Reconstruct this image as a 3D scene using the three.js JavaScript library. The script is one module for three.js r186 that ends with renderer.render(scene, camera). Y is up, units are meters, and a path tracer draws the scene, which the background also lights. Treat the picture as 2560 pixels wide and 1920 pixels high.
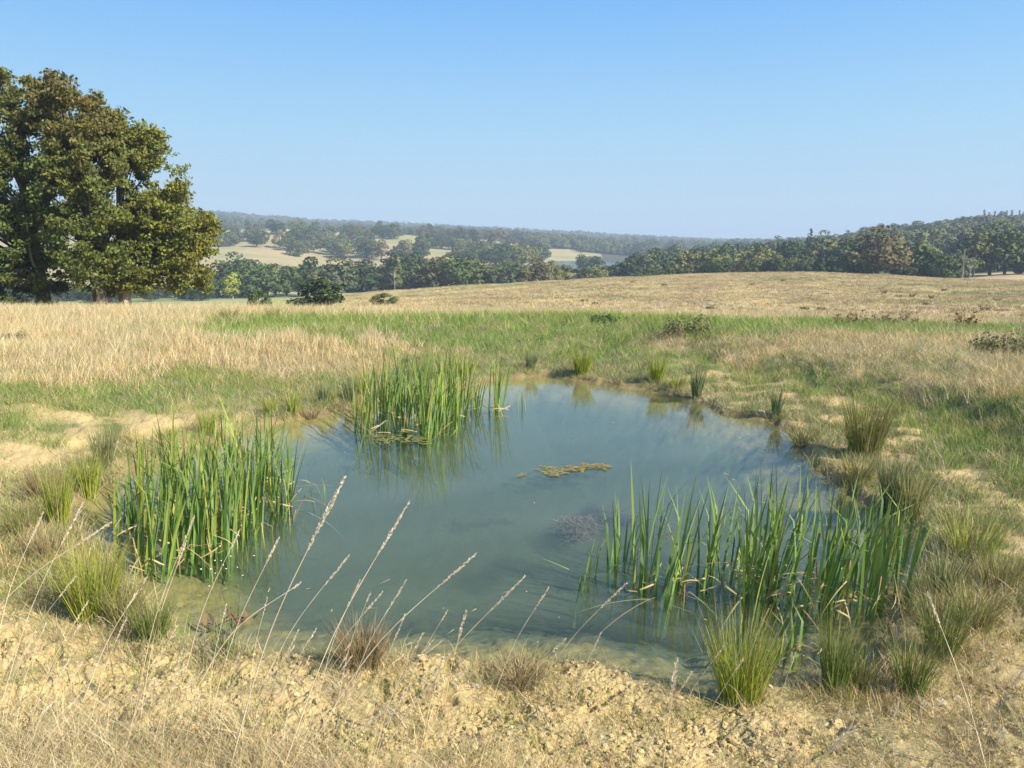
import * as THREE from 'three';
import { mergeGeometries } from 'three/addons/utils/BufferGeometryUtils.js';
import { createNoise2D, createNoise3D } from 'simplex-noise';

// ---------------------------------------------------------------- camera, sky, sun, exposure
const scene = new THREE.Scene();
const EYE = 2.4, PITCH = THREE.MathUtils.degToRad(10.27), FOCAL = 1925.4;
const camera = new THREE.PerspectiveCamera(53.0, 4 / 3, 0.1, 12000);
camera.position.set(0, EYE, 0);
camera.rotation.x = -PITCH;
camera.focus = 6.5; camera.userData.fStop = 8;
const EXPOSURE = 1.92;
const SUN_AZ = THREE.MathUtils.degToRad(114), SUN_EL = THREE.MathUtils.degToRad(37);
const sunDir = new THREE.Vector3(Math.cos(SUN_EL) * Math.sin(SUN_AZ), Math.sin(SUN_EL), -Math.cos(SUN_EL) * Math.cos(SUN_AZ));
{
  const W = 512, Hh = 256, data = new Float32Array(W * Hh * 4);
  const stops = [[0, .56, .71, .85], [3, .51, .72, .885], [8, .39, .68, .935], [16, .198, .505, .96], [30, .135, .345, .74], [60, .108, .25, .53], [90, .10, .22, .46]].map((q) => q.map((v, n) => (n ? v / EXPOSURE : v)));
  for (let j = 0; j < Hh; j++) {
    const el = ((j + .5) / Hh - .5) * 180;
    for (let i = 0; i < W; i++) {
      const th = ((i + .5) / W - .5) * 2 * Math.PI, e = Math.max(el, 0), er = e * Math.PI / 180;
      let k = 0; while (k < stops.length - 2 && e > stops[k + 1][0]) k++;
      const a = stops[k], b = stops[k + 1], t = Math.min(1, Math.max(0, (e - a[0]) / (b[0] - a[0])));
      const c = Math.cos(er) * Math.cos(th) * sunDir.x + Math.sin(er) * sunDir.y + Math.cos(er) * Math.sin(th) * sunDir.z;
      const glow = 1 + .10 * Math.max(0, c) + .35 * Math.pow(Math.max(0, c), 12);
      for (let n = 0; n < 3; n++) data[(j * W + i) * 4 + n] = el < 0 ? [.22, .20, .12][n] : (a[n + 1] + (b[n + 1] - a[n + 1]) * t) * (1 + (glow - 1) * [1.5, 1.1, .7][n]);
      data[(j * W + i) * 4 + 3] = 1;
    }
  }
  const sky = new THREE.DataTexture(data, W, Hh, THREE.RGBAFormat, THREE.FloatType);
  sky.mapping = THREE.EquirectangularReflectionMapping; sky.magFilter = THREE.LinearFilter; sky.needsUpdate = true;
  scene.background = sky; scene.environment = sky;
}
const sun = new THREE.DirectionalLight(new THREE.Color(1, .92, .78), 5.0);
sun.position.copy(sunDir).multiplyScalar(80); sun.target.position.set(0, 0, -8);
sun.castShadow = true; sun.shadow.mapSize.set(4096, 4096);
Object.assign(sun.shadow.camera, { left: -60, right: 60, top: 60, bottom: -60, near: 1, far: 220 });
scene.add(sun, sun.target);
scene.fog = new THREE.FogExp2(new THREE.Color(.66, .81, 1), 0.00036);
const renderer = new THREE.WebGLRenderer({ antialias: true });
renderer.toneMapping = THREE.LinearToneMapping; renderer.toneMappingExposure = EXPOSURE;
renderer.shadowMap.enabled = true;

// ---------------------------------------------------------------- helpers
const mulberry = (a) => () => { a = (a + 0x6d2b79f5) | 0; let t = Math.imul(a ^ (a >>> 15), 1 | a); t = (t + Math.imul(t ^ (t >>> 7), 61 | t)) ^ t; return ((t ^ (t >>> 14)) >>> 0) / 4294967296; };
const R0 = mulberry(20240917);
const noise2 = createNoise2D(mulberry(11)), noise2b = createNoise2D(mulberry(12)), noise3 = createNoise3D(mulberry(13));
const { clamp, lerp, smoothstep } = THREE.MathUtils;
const V = (x, y, z) => new THREE.Vector3(x, y, z);
const mixc = (a, b, t) => [lerp(a[0], b[0], t), lerp(a[1], b[1], t), lerp(a[2], b[2], t)];
const names = new Map();
function numbered(name) { const n = names.get(name) ?? 0; names.set(name, n + 1); return n ? `${name}_${String(n).padStart(3, '0')}` : name; }
function group(name, label, category, grp, pos) {
  const o = new THREE.Group(); o.name = numbered(name); scene.add(o);
  o.userData = { label, category }; if (grp) o.userData.group = grp;
  if (pos) o.position.copy(pos);
  return o;
}
function part(name, geo, mat, parent, kind) {
  const m = new THREE.Mesh(geo, mat); m.name = name; m.castShadow = m.receiveShadow = true;
  if (kind) m.userData.kind = kind;
  parent.add(m); return m;
}
function top(name, geo, mat, data) {
  const m = new THREE.Mesh(geo, mat); m.name = numbered(name); m.castShadow = m.receiveShadow = true; m.userData = data; scene.add(m); return m;
}
const ordinal = (n) => ['first', 'second', 'third', 'fourth', 'fifth', 'sixth', 'seventh', 'eighth', 'ninth', 'tenth'][n - 1] ?? `${n}${n % 100 > 10 && n % 100 < 14 ? 'th' : ['th', 'st', 'nd', 'rd'][n % 10] ?? 'th'}`;
// where a sight line of the survey camera runs (pixel of the 2560 x 1920 photograph)
function sight(px, py) {
  const a = (px - 1280) / FOCAL, b = (960 - py) / FOCAL;
  return V(a, b * Math.cos(PITCH) - Math.sin(PITCH), -(Math.cos(PITCH) + b * Math.sin(PITCH)));
}
const depthOf = (p) => (EYE - p.y) * Math.sin(PITCH) - p.z * Math.cos(PITCH);
const slopeAt = (px, py) => { const s = sight(px, py); return s.y / Math.hypot(s.x, s.z); };
const azOf = (px) => Math.atan((px - 1280) / FOCAL / 1.0125);
const pxOf = (az) => 1280 + FOCAL * 1.0125 * Math.tan(az);
function onPlane(px, py, h = 0) { const s = sight(px, py), t = (h - EYE) / s.y; return V(s.x * t, h, s.z * t); }
function hit(px, py) {
  const s = sight(px, py); let t0 = .5;
  for (let t = .5; t < 900; t *= 1.01) {
    if (EYE + s.y * t < H(s.x * t, s.z * t)) { for (let k = 0; k < 12; k++) { const m = (t0 + t) / 2; if (EYE + s.y * m < H(s.x * m, s.z * m)) t = m; else t0 = m; } return V(s.x * t, H(s.x * t, s.z * t), s.z * t); }
    t0 = t;
  }
  return onPlane(px, py, 0);
}
function polar(px, r) { const az = azOf(px), x = r * Math.sin(az), z = -r * Math.cos(az); return V(x, H(x, z), z); }

// ---------------------------------------------------------------- terrain
const SHORE = [[174, 1266], [196, 1330], [250, 1400], [325, 1469], [372, 1545], [434, 1604], [540, 1634], [651, 1648], [856, 1651], [1039, 1656], [1190, 1658], [1420, 1669], [1494, 1677], [1624, 1716], [1698, 1734], [1786, 1760], [1920, 1725], [2050, 1712], [2190, 1700], [2224, 1590], [2262, 1500], [2324, 1400], [2300, 1340], [2251, 1302], [2140, 1240], [2069, 1194], [2025, 1150], [1985, 1090], [1930, 1055], [1808, 1036], [1730, 994], [1600, 974], [1433, 950], [1371, 939], [1252, 946], [1205, 955], [1080, 990], [887, 1015], [800, 1042], [720, 1052], [640, 1075], [590, 1090], [480, 1130], [330, 1180], [240, 1228]].map(([x, y]) => { const p = onPlane(x, y, 0); return [p.x, p.z]; });
function shoreDist(x, z) {           // metres from the waterline, negative in the water
  let best = 1e9, inside = false;
  for (let i = 0, j = SHORE.length - 1; i < SHORE.length; j = i++) {
    const [x1, z1] = SHORE[j], [x2, z2] = SHORE[i], dx = x2 - x1, dz = z2 - z1;
    const t = clamp(((x - x1) * dx + (z - z1) * dz) / (dx * dx + dz * dz), 0, 1), ex = x - x1 - dx * t, ez = z - z1 - dz * t;
    best = Math.min(best, ex * ex + ez * ez);
    if ((z1 > z) !== (z2 > z) && x < x1 + (z - z1) / dz * dx) inside = !inside;
  }
  const d = Math.sqrt(best) + .05 * noise2(x * 2.1, z * 2.1) + .025 * noise2(x * 7, z * 7);
  return inside ? -Math.sqrt(best) + .05 * noise2(x * 2.1, z * 2.1) + .025 * noise2(x * 7, z * 7) : d;
}
const table = (pts, x) => { if (x <= pts[0][0]) return pts[0][1]; for (let i = 1; i < pts.length; i++) if (x <= pts[i][0]) { const t = (x - pts[i - 1][0]) / (pts[i][0] - pts[i - 1][0]); return lerp(pts[i - 1][1], pts[i][1], t * t * (3 - 2 * t)); } return pts[pts.length - 1][1]; };
const EDGE = [[-900, 764], [0, 766], [480, 765], [800, 768], [1200, 773], [2000, 784], [2560, 803], [3400, 830]];
const RS = [50, 62, 80, 110, 150, 190, 225, 260, 320, 400, 500, 620, 760, 900, 1100, 1500, 2400, 3200, 5200];
const COLS = [
  [0, [766, 765, 778, 780, 780, 778, 775, 770, 757, 740, 700, 650, 622, 602, 592, 572, 546, 592, 603]],
  [480, [767, 768, 785, 786, 780, 772, 762, 756, 748, 725, 685, 636, 612, 595, 580, 562, 538, 592, 603]],
  [560, [769, 775, 787, 788, 779, 770, 758, 752, 744, 720, 680, 634, 610, 584, 572, 560, 541, 594, 603]],
  [700, [771, 778, 785, 782, 772, 762, 752, 746, 740, 716, 674, 646, 604, 569, 584, 574, 553, 595, 603]],
  [820, [772, 780, 778, 766, 752, 744, 738, 740, 748, 722, 686, 658, 624, 580, 590, 580, 562, 597, 603]],
  [1000, [774, 782, 776, 758, 743, 733, 727, 731, 744, 715, 692, 655, 618, 586, 594, 586, 568, 598, 603]],
  [1200, [776, 786, 784, 752, 731, 718, 711, 716, 736, 706, 692, 656, 628, 604, 598, 592, 579, 598, 603]],
  [1400, [779, 790, 784, 748, 723, 709, 702, 706, 728, 706, 682, 664, 650, 630, 613, 607, 588, 600, 603]],
  [1560, [782, 794, 784, 745, 718, 702, 693, 698, 722, 700, 682, 670, 656, 646, 632, 616, 599, 602, 603]],
  [1800, [788, 800, 786, 743, 712, 694, 684, 688, 714, 692, 668, 652, 644, 640, 632, 622, 611, 606, 603]],
  [2000, [792, 804, 790, 744, 712, 692, 681, 684, 700, 676, 658, 648, 640, 634, 626, 620, 613, 608, 603]],
  [2200, [797, 808, 793, 748, 716, 697, 688, 688, 682, 658, 636, 618, 604, 606, 610, 612, 612, 608, 603]],
  [2400, [802, 812, 795, 754, 725, 706, 698, 700, 690, 660, 630, 604, 584, 588, 598, 608, 611, 608, 603]],
  [2560, [807, 815, 798, 760, 732, 713, 704, 690, 682, 656, 628, 600, 579, 584, 597, 607, 611, 608, 603]],
];
function farPy(px, r) {
  px = clamp(px, 0, 2560);
  let i = 0; while (i < COLS.length - 2 && px > COLS[i + 1][0]) i++;
  let t = (px - COLS[i][0]) / (COLS[i + 1][0] - COLS[i][0]); t = lerp(t, t * t * (3 - 2 * t), .6);
  let k = 0; while (k < RS.length - 2 && r > RS[k + 1]) k++;
  let s = clamp(Math.log(r / RS[k]) / Math.log(RS[k + 1] / RS[k]), 0, 1); s = lerp(s, s * s * (3 - 2 * s), .55);
  const A = COLS[i][1], B = COLS[i + 1][1];
  return lerp(lerp(A[k], A[k + 1], s), lerp(B[k], B[k + 1], s), t);
}
const LAKE = { px: 1442, r: 605 };
function nearH(x, z, r, az, d) {
  if (d < 0) {
    const deep = -d;
    return -(.42 * smoothstep(deep, .15, 1.6) + .10 * smoothstep(deep, 0, .35) + .35 * smoothstep(deep, 1, 3)) + .012 * noise2(x * 3, z * 3);
  }
  const front = smoothstep(z, -5.2, -4.2), right = smoothstep(x, 2.2, 3.6) * (1 - front), back = smoothstep(-z, 12, 14);
  let h = .065 * smoothstep(d, 0, .10) * (1 + .4 * noise2(x * 1.7, z * 1.7)) + .49 * Math.pow(smoothstep(d, -.6, 4.4), 1.25) * (1 - .35 * right);
  h += right * .20 * smoothstep(d + .35 * noise2(x * .6, z * .6), 1.9, 2.8);
  h += back * .06 * smoothstep(d, .2, 1.5);
  h = lerp(h, .62, smoothstep(d, 4.2, 6));
  h += .05 * noise2(x * .35, z * .35) * smoothstep(d, .5, 2) + .03 * noise2b(x * .9, z * .9) * smoothstep(d, .2, 1);
  return h;
}
const hash = (i, j) => { let h = Math.imul(i, 374761393) ^ Math.imul(j, 668265263); h = Math.imul(h ^ (h >>> 13), 1274126177); return ((h ^ (h >>> 16)) >>> 0) / 4294967296; };
function cells(x, z) {                // [distance to the crack, a number for the crumb]
  const ix = Math.floor(x), iz = Math.floor(z); let f1 = 9, f2 = 9, id = 0;
  for (let a = -1; a < 2; a++) for (let b = -1; b < 2; b++) { const u = hash(ix + a, iz + b), w = hash(iz + b + 71, ix + a - 33), d = Math.hypot(ix + a + u - x, iz + b + w - z); if (d < f1) { f2 = f1; f1 = d; id = hash(ix + a + 9, iz + b + 5); } else if (d < f2) f2 = d; }
  return [f2 - f1, id];
}
function soilBumps(x, z, amt) {
  const wx = x + .03 * noise2(x * 11, z * 11), wz = z + .03 * noise2b(x * 11, z * 11), [e, id] = cells(wx * 13, wz * 13), [e2, id2] = cells(wx * 29 + 7, wz * 29);
  const crack = smoothstep(noise2b(x * 2.7 + 9, z * 2.7), -.35, .45), hole = Math.max(0, noise2b(x * 5.1 + 40, z * 5.1) - .5);
  return amt * .72 * (.007 * noise2(x * 4, z * 4) + crack * (.014 * (id - .5) - .026 * (1 - smoothstep(e, 0, .22))) + .010 * (id2 - .5) - .008 * (1 - smoothstep(e2, 0, .25)) + .006 * noise2(x * 47, z * 47) - .15 * hole);
}
function H(x, z, dKnown) {
  const r = Math.hypot(x, z), az = Math.atan2(x, -z), aaz = Math.abs(az);
  const pc = clamp(aaz > 1.35 ? (az > 0 ? 4000 : -1400) : pxOf(az), -900, 3400);
  const behind = smoothstep(aaz, 1.0, 1.7);
  let h;
  if (r < 60) {
    const d = dKnown ?? (r < 24 ? shoreDist(x, z) : 9);
    const flat = r < 24 ? nearH(x, z, r, az, d) : .62 + .05 * noise2(x * .35, z * .35);
    if (d < 5) h = flat; else {
      const plane = lerp(EYE + r * slopeAt(pc, table(EDGE, pc)) - .22, .6, behind), k = .3, q = clamp(.5 + .5 * (plane - flat) / k, 0, 1);
      h = lerp(flat, lerp(plane, flat, q) - k * q * (1 - q), smoothstep(d, 5, 7));
    }
  }
  if (r > 40) {
    const far = lerp(EYE + r * slopeAt(pc, farPy(pc, r)) - .22 * (1 - smoothstep(r, 60, 100)), .2 + 10 * smoothstep(r, 200, 2000), behind)
      + smoothstep(r, 70, 160) * (.35 * noise2(x * .02, z * .02) + .12 * noise2(x * .09, z * .09));
    h = r < 50 ? lerp(h, far, smoothstep(r, 40, 50)) : far;
    const lk = Math.hypot((pc - LAKE.px) / 78, (r - LAKE.r) / 95);
    if (lk < 1.4) h = lerp(h, Math.min(h, LAKE.y - 1.2), 1 - smoothstep(lk, .8, 1.4));
  }
  return h;
}
LAKE.y = EYE + LAKE.r * slopeAt(LAKE.px, 660);

// land cover round the pond: bare clay, green grass, dry straw-coloured grass
const TDRY = [[-180, 4.2], [-150, 2.6], [-120, 2.0], [-60, 1.6], [-20, 3.1], [0, 3.1], [45, 2.3], [80, 1.9], [105, 1.6], [125, 1.2], [150, 2.9], [180, 4.2]];
function cover(x, z, d) {
  const r = Math.hypot(x, z), n1 = noise2(x * .45, z * .45), n2 = noise2b(x * 1.3, z * 1.3), n3 = noise2(x * 3.6, z * 3.6);
  const ang = THREE.MathUtils.radToDeg(Math.atan2(-(z + 8.8), x + .2));
  const td = table(TDRY, ang) + .7 * n1 + .3 * n2;
  let dry = smoothstep(d, td - .5, td + .7), soil = 0;
  const front = smoothstep(z, -5.0, -4.0), left = smoothstep(-x, 2.0, 3.4) * smoothstep(z, -11.5, -9.5), right = smoothstep(x, 2.4, 3.4);
  soil = Math.max(soil, left * (1 - smoothstep(d, 1.2 + .8 * n1, 2.8 + .8 * n1)) * smoothstep(n2 + .5 * n3, -.9, .1) * (1 - .8 * (1 - smoothstep(d, .35, 1.0)) * smoothstep(z, -9.2, -8)));
  soil = Math.max(soil, (1 - smoothstep(d, .08, .5)) * .75 * smoothstep(n2 + .4 * n3, .1, .8));
  soil = Math.max(soil, right * smoothstep(n2 + .6 * n3, -.1, .6) * (1 - smoothstep(d, 1.2, 2.2)));
  if (front > 0) {
    const grassy = smoothstep(z + 2.9 - .24 * x + .28 * n2 + .12 * n3, -.2, .35) * smoothstep(-x, -1.2, .1);                 // the dry mat in the near corner
    const bare = (1 - .85 * grassy) * (1 - .5 * smoothstep(n2 + .5 * n3, .15, .8)) * (1 - .6 * smoothstep(x + .4 * n2, .8, 1.9));
    soil = lerp(soil, bare, front);
    dry = lerp(dry, .75 + .25 * n1, front);
  }
  const strip = smoothstep(x, -8.5 + 1.2 * n2, -5.6 + 1.2 * n2) * smoothstep(-z + 1.1 * n1 + .5 * n2 - .06 * Math.max(0, x), 14.7, 15.6) * (1 - smoothstep(-z + .5 * n2, 20.2, 21.2));
  dry = lerp(dry, .06 + .25 * Math.max(0, n2), strip);
  if (d > td) dry = clamp(dry - .55 * smoothstep(n2 + .4 * n1, .45, .9) * (1 - smoothstep(r, 22, 26)), 0, 1);
  return { dry, soil, strip, front };
}
const SOIL = [.51, .39, .185], SOILD = [.42, .315, .145], THATCH = [.40, .31, .17], TURF = [.12, .145, .05], SILT = [.150, .168, .096], SAND = [.31, .225, .085], WET = [.21, .155, .075];
function tileTexture(size, cells, fn, srgb) {
  const data = new Uint8Array(size * size * 4);
  for (let j = 0; j < size; j++) for (let i = 0; i < size; i++) {
    const a = i / size * 2 * Math.PI, b = j / size * 2 * Math.PI, k = cells / (2 * Math.PI);
    const c = fn((s, o = 0) => noise3(Math.cos(a) * k * s + o + Math.sin(b) * k * s * .7, Math.sin(a) * k * s - o, Math.cos(b) * k * s + Math.sin(b) * .3 * k * s), i, j);
    for (let n = 0; n < 3; n++) data[(j * size + i) * 4 + n] = clamp(Math.round(255 * (Array.isArray(c) ? c[n] : c)), 0, 255);
    data[(j * size + i) * 4 + 3] = 255;
  }
  const t = new THREE.DataTexture(data, size, size); t.wrapS = t.wrapT = THREE.RepeatWrapping; t.magFilter = THREE.LinearFilter; if (srgb) t.colorSpace = THREE.SRGBColorSpace; t.needsUpdate = true; return t;
}
const grainBump = tileTexture(512, 14, (n) => .5 + .22 * n(1) + .18 * n(2.3, 5) + .12 * n(5, 9));
const rippleBump = tileTexture(512, 4, (n) => .5 + .25 * n(1) + .15 * n(2.2, 4) + .06 * n(5, 2));
const grainMap = tileTexture(512, 10, (n) => { const v = .90 + .10 * n(1.6) + .07 * n(4, 3); return [v, v * (.985 + .02 * n(1, 8)), v * (.95 + .05 * n(.8, 2))]; });
function sheet(rs, azs, fn) {                        // a sheet of ground over rings and bearings
  const n = azs.length, P = new Float32Array(rs.length * n * 3), C = new Float32Array(P.length), U = new Float32Array(rs.length * n * 2), I = [];
  for (let j = 0; j < rs.length; j++) for (let i = 0; i < n; i++) {
    const k = j * n + i, x = rs[j] * Math.sin(azs[i]), z = -rs[j] * Math.cos(azs[i]), { y, c } = fn(x, z, rs[j], azs[i]);
    P.set([x, y, z], k * 3); C.set(c, k * 3); U.set([x, z], k * 2);
    if (j && i) I.push(k - n - 1, k - n, k, k - n - 1, k, k - 1);
  }
  const g = new THREE.BufferGeometry();
  g.setAttribute('position', new THREE.BufferAttribute(P, 3)); g.setAttribute('color', new THREE.BufferAttribute(C, 3)); g.setAttribute('uv', new THREE.BufferAttribute(U, 2));
  g.setIndex(I); g.computeVertexNormals(); return g;
}
function bearings(half, step, coarse) { const a = []; for (let t = -Math.PI; t < -half; t += coarse) a.push(t); for (let t = -half; t <= half; t += step) a.push(t); for (let t = half + coarse; t < Math.PI; t += coarse) a.push(t); a.push(Math.PI); return a; }
const ringsOf = (list) => { const a = []; for (const [from, to, k] of list) for (let r = from; r < to; r *= k) a.push(r); return a; };
{
  const rs = [.02, ...ringsOf([[.3, 2, 1.05], [2, 4.6, 1.0030], [4.6, 7, 1.0055], [7, 15, 1.0085], [15, 55, 1.025]]), 55];
  const geo = sheet(rs, bearings(.92, .0026, .06), (x, z, r) => {
    const d = r < 24 ? shoreDist(x, z) : 9, h = H(x, z, d), { dry, soil } = cover(x, z, d);
    if (d < 0) {
      const cl = noise2(x * .55, z * .8), sh = smoothstep(-d + .18 * noise2(x * 1.1, z * 1.1) + .1 * noise2(x * 4, z * 4), .26, 1.15);
      const c = mixc(mixc(SAND, [.27, .21, .08], .5 + .5 * noise2(x * 5, z * 5)), mixc(SILT, [.135, .155, .105], smoothstep(cl, 0, .8)), sh);
      return { y: h + .004 * noise2(x * 12, z * 12), c: mixc(WET, c, smoothstep(-d, 0, .06)) };
    }
    const bump = soilBumps(x, z, (.25 + .75 * soil) * smoothstep(d, .0, .15)) * (r < 11 ? 1 : .4), v = .5 + .5 * noise2(x * 2.3, z * 2.3);
    let c = mixc(mixc(TURF, THATCH, dry * .75 + .25 * v), mixc(SOIL, SOILD, clamp(.5 * v + .5 * noise2b(x * 11, z * 11), 0, 1)), soil);
    c = mixc(c, WET, (1 - smoothstep(d + .08 * noise2(x * 5, z * 5), .03, .24)) * .8);
    return { y: h + bump, c };
  });
  top('ground', geo, new THREE.MeshStandardMaterial({ vertexColors: true, roughness: 1, map: grainMap, bumpMap: grainBump, bumpScale: .006 }), { kind: 'structure' });
}
const hillField = (px, r, x, z) => {
  const n = noise2(x * .012, z * .012), m = noise2b(x * .05, z * .05), f = noise2(x * .25, z * .25);
  const gold = mixc([.44, .335, .17], [.36, .265, .14], .5 + .5 * m), green = [.15, .20, .065];
  if (r < 235) {
    const st = smoothstep(noise2(x * .014 + 5, z * .045) + .35 * f, .42, .8) * smoothstep(r, 90, 120);
    let c = mixc(gold, green, .75 * st);
    c = mixc(c, [.25, .185, .11], .55 * smoothstep(f + .5 * m, .35, .9));
    return mixc(c, [.30, .33, .11], (1 - smoothstep(px, 640, 950)) * smoothstep(r, 90, 150) * .8);
  }
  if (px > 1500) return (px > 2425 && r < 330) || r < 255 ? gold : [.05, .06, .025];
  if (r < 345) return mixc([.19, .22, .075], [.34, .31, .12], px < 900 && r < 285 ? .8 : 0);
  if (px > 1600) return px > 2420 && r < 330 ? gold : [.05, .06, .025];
  if (r < 1050) return mixc(mixc(gold, [.33, .29, .13], .5 + .5 * n), [.24, .25, .09], smoothstep(n, .1, .8) * .6);
  const cell = noise2(Math.round(x / 130 + .3 * noise2(x * .004, z * .004)), Math.round(z / 170));
  return cell > .35 ? [.15, .22, .07] : cell > -.2 ? [.36, .29, .14] : [.10, .12, .05];
};
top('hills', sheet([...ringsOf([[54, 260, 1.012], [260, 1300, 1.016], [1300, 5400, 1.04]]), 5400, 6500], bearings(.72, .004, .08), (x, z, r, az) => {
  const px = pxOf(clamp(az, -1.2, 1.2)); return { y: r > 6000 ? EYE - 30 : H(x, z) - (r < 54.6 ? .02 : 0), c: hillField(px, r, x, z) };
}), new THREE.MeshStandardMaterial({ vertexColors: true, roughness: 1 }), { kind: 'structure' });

// ---------------------------------------------------------------- water
{
  const cx = -.2, cz = -8.8, sh = new THREE.Shape(SHORE.map(([x, z]) => { const k = 1 + .35 / Math.hypot(x - cx, z - cz); return new THREE.Vector2(cx + (x - cx) * k, -(cz + (z - cz) * k)); }));
  const g = new THREE.ShapeGeometry(sh); g.rotateX(-Math.PI / 2);
  const t = rippleBump.clone(); t.repeat.set(.55, .8); t.needsUpdate = true;
  top('pond_water', g, new THREE.MeshPhysicalMaterial({ color: new THREE.Color(.86, .94, .90), transmission: 1, thickness: 0, roughness: .02, ior: 1.33, bumpMap: t, bumpScale: .0012 }), { kind: 'structure' });
  // silt hanging in the water: thin at the margin, thicker over the deep middle
  const murk = new THREE.MeshStandardMaterial({ vertexColors: true, roughness: 1, transparent: true });
  for (const [dep, most] of [[.05, .16], [.14, .26], [.26, .36]]) {
    const n = 90, P = [], C = [], I = []; for (let j = 0; j <= n; j++) for (let i = 0; i <= n; i++) {
      const x = lerp(-4.6, 4.2, i / n), z = lerp(-14.4, -3.4, j / n), d = -shoreDist(x, z), cl = noise2(x * .5 + dep * 3, z * .7), c = mixc(SILT, [.185, .196, .128], smoothstep(cl, 0, .8));
      P.push(x, -dep, z); C.push(...c, d < 0 ? 0 : most * smoothstep(d, .18 + dep, 1.1 + dep) * (1 + .25 * cl));
      if (i && j) { const k = j * (n + 1) + i; I.push(k - n - 2, k - 1, k, k - n - 2, k, k - n - 1); }
    }
    const g2 = new THREE.BufferGeometry(); g2.setAttribute('position', new THREE.Float32BufferAttribute(P, 3)); g2.setAttribute('color', new THREE.Float32BufferAttribute(C, 4)); g2.setIndex(I); g2.computeVertexNormals();
    const m = top('silt_in_water', g2, murk, { kind: 'stuff', label: 'greenish silt hanging in the pond water', category: 'silt' });
  }
  const pts = []; for (let i = 0; i < 40; i++) { const a = i / 40 * Math.PI * 2, p = polar(LAKE.px + 95 * Math.cos(a), LAKE.r + 120 * Math.sin(a)); pts.push(new THREE.Vector2(p.x, -p.z)); }
  const lg = new THREE.ShapeGeometry(new THREE.Shape(pts)); lg.rotateX(-Math.PI / 2); lg.translate(0, LAKE.y, 0);
  top('lake_water', lg, new THREE.MeshStandardMaterial({ color: new THREE.Color(.05, .09, .13), roughness: .12, metalness: 0 }), { kind: 'structure' });
}

// ---------------------------------------------------------------- ribbons: blades, leaves, stems
class Ribbons {
  constructor() { this.p = []; this.c = []; this.i = []; }
  // from base, leaning by lean (radians) towards yaw, bending by curl along its length
  blade(b, yaw, len, lean, curl, width, segs, color, o = {}) {
    const twist = o.twist ?? 0, wind = o.wind ?? 0; let x = b[0], y = b[1], z = b[2]; const start = this.p.length / 3, side0 = (o.face ?? 0) + yaw + Math.PI / 2;
    for (let s = 0; s <= segs; s++) {
      const t = s / segs, w = width * .5 * (o.profile ? o.profile(t) : Math.pow(1 - t, .7) + .04), sa = side0 + twist * t;
      const sx = Math.cos(sa) * w, sz = Math.sin(sa) * w, cc = o.tip ? mixc(color, o.tip, t * t) : color;
      this.p.push(x - sx, y, z - sz, x + sx, y, z + sz); this.c.push(...cc, ...cc);
      if (s) { const k = start + s * 2; this.i.push(k - 2, k - 1, k + 1, k - 2, k + 1, k); }
      let th = lean + curl * t; if (o.kink && t > o.kink[0]) th += o.kink[1];
      const st = len / segs, hx = Math.sin(th) * Math.cos(yaw) + wind * t, hz = Math.sin(th) * Math.sin(yaw), hy = Math.cos(th), l = Math.hypot(hx, hy, hz);
      x += st * hx / l; y += st * hy / l; z += st * hz / l;
    }
    return [x, y, z];
  }
  flake(c, u, v, color) {                              // a small diamond
    const k = this.p.length / 3;
    this.p.push(c[0] - u[0], c[1] - u[1], c[2] - u[2], c[0] + v[0], c[1] + v[1], c[2] + v[2], c[0] + u[0], c[1] + u[1], c[2] + u[2], c[0] - v[0], c[1] - v[1], c[2] - v[2]);
    for (let n = 0; n < 4; n++) this.c.push(...color);
    this.i.push(k, k + 1, k + 2, k, k + 2, k + 3);
  }
  build() {
    const g = new THREE.BufferGeometry();
    g.setAttribute('position', new THREE.Float32BufferAttribute(this.p, 3)); g.setAttribute('color', new THREE.Float32BufferAttribute(this.c, 3)); g.setIndex(this.i);
    g.computeVertexNormals(); return g;
  }
}
const leafy = (k = .3, rough = .62) => new THREE.MeshPhysicalMaterial({ vertexColors: true, roughness: rough, side: THREE.DoubleSide, transmission: k, thickness: 0, specularIntensity: .5 });
const MAT = {
  grass: leafy(.25, .85), reed: leafy(.3, .6), rush: leafy(.2, .6), plain: new THREE.MeshStandardMaterial({ vertexColors: true, roughness: .95, side: THREE.DoubleSide }),
  bark: new THREE.MeshStandardMaterial({ color: new THREE.Color(.16, .135, .105), roughness: 1, map: grainMap, bumpMap: grainBump, bumpScale: .05 }),
  deadBark: new THREE.MeshStandardMaterial({ color: new THREE.Color(.26, .23, .19), roughness: 1 }), paleBark: new THREE.MeshStandardMaterial({ color: new THREE.Color(.42, .38, .32), roughness: 1 }), darkBark: new THREE.MeshStandardMaterial({ color: new THREE.Color(.09, .075, .06), roughness: 1 }),
};
const rndDir = (R) => { const a = R() * 6.2832, y = R() * 2 - 1, q = Math.sqrt(1 - y * y); return [q * Math.cos(a), y, q * Math.sin(a)]; };
function perp(n, R) { const a = rndDir(R), k = a[0] * n[0] + a[1] * n[1] + a[2] * n[2], u = [a[0] - k * n[0], a[1] - k * n[1], a[2] - k * n[2]], l = Math.hypot(...u) || 1; u[0] /= l; u[1] /= l; u[2] /= l; return [u, [n[1] * u[2] - n[2] * u[1], n[2] * u[0] - n[0] * u[2], n[0] * u[1] - n[1] * u[0]]]; }
const jit = (c, R, k = .25) => { const v = 1 + (R() * 2 - 1) * k, w = (R() * 2 - 1) * k * .35; return [c[0] * v * (1 + w), c[1] * v, c[2] * v * (1 - w)]; };
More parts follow.
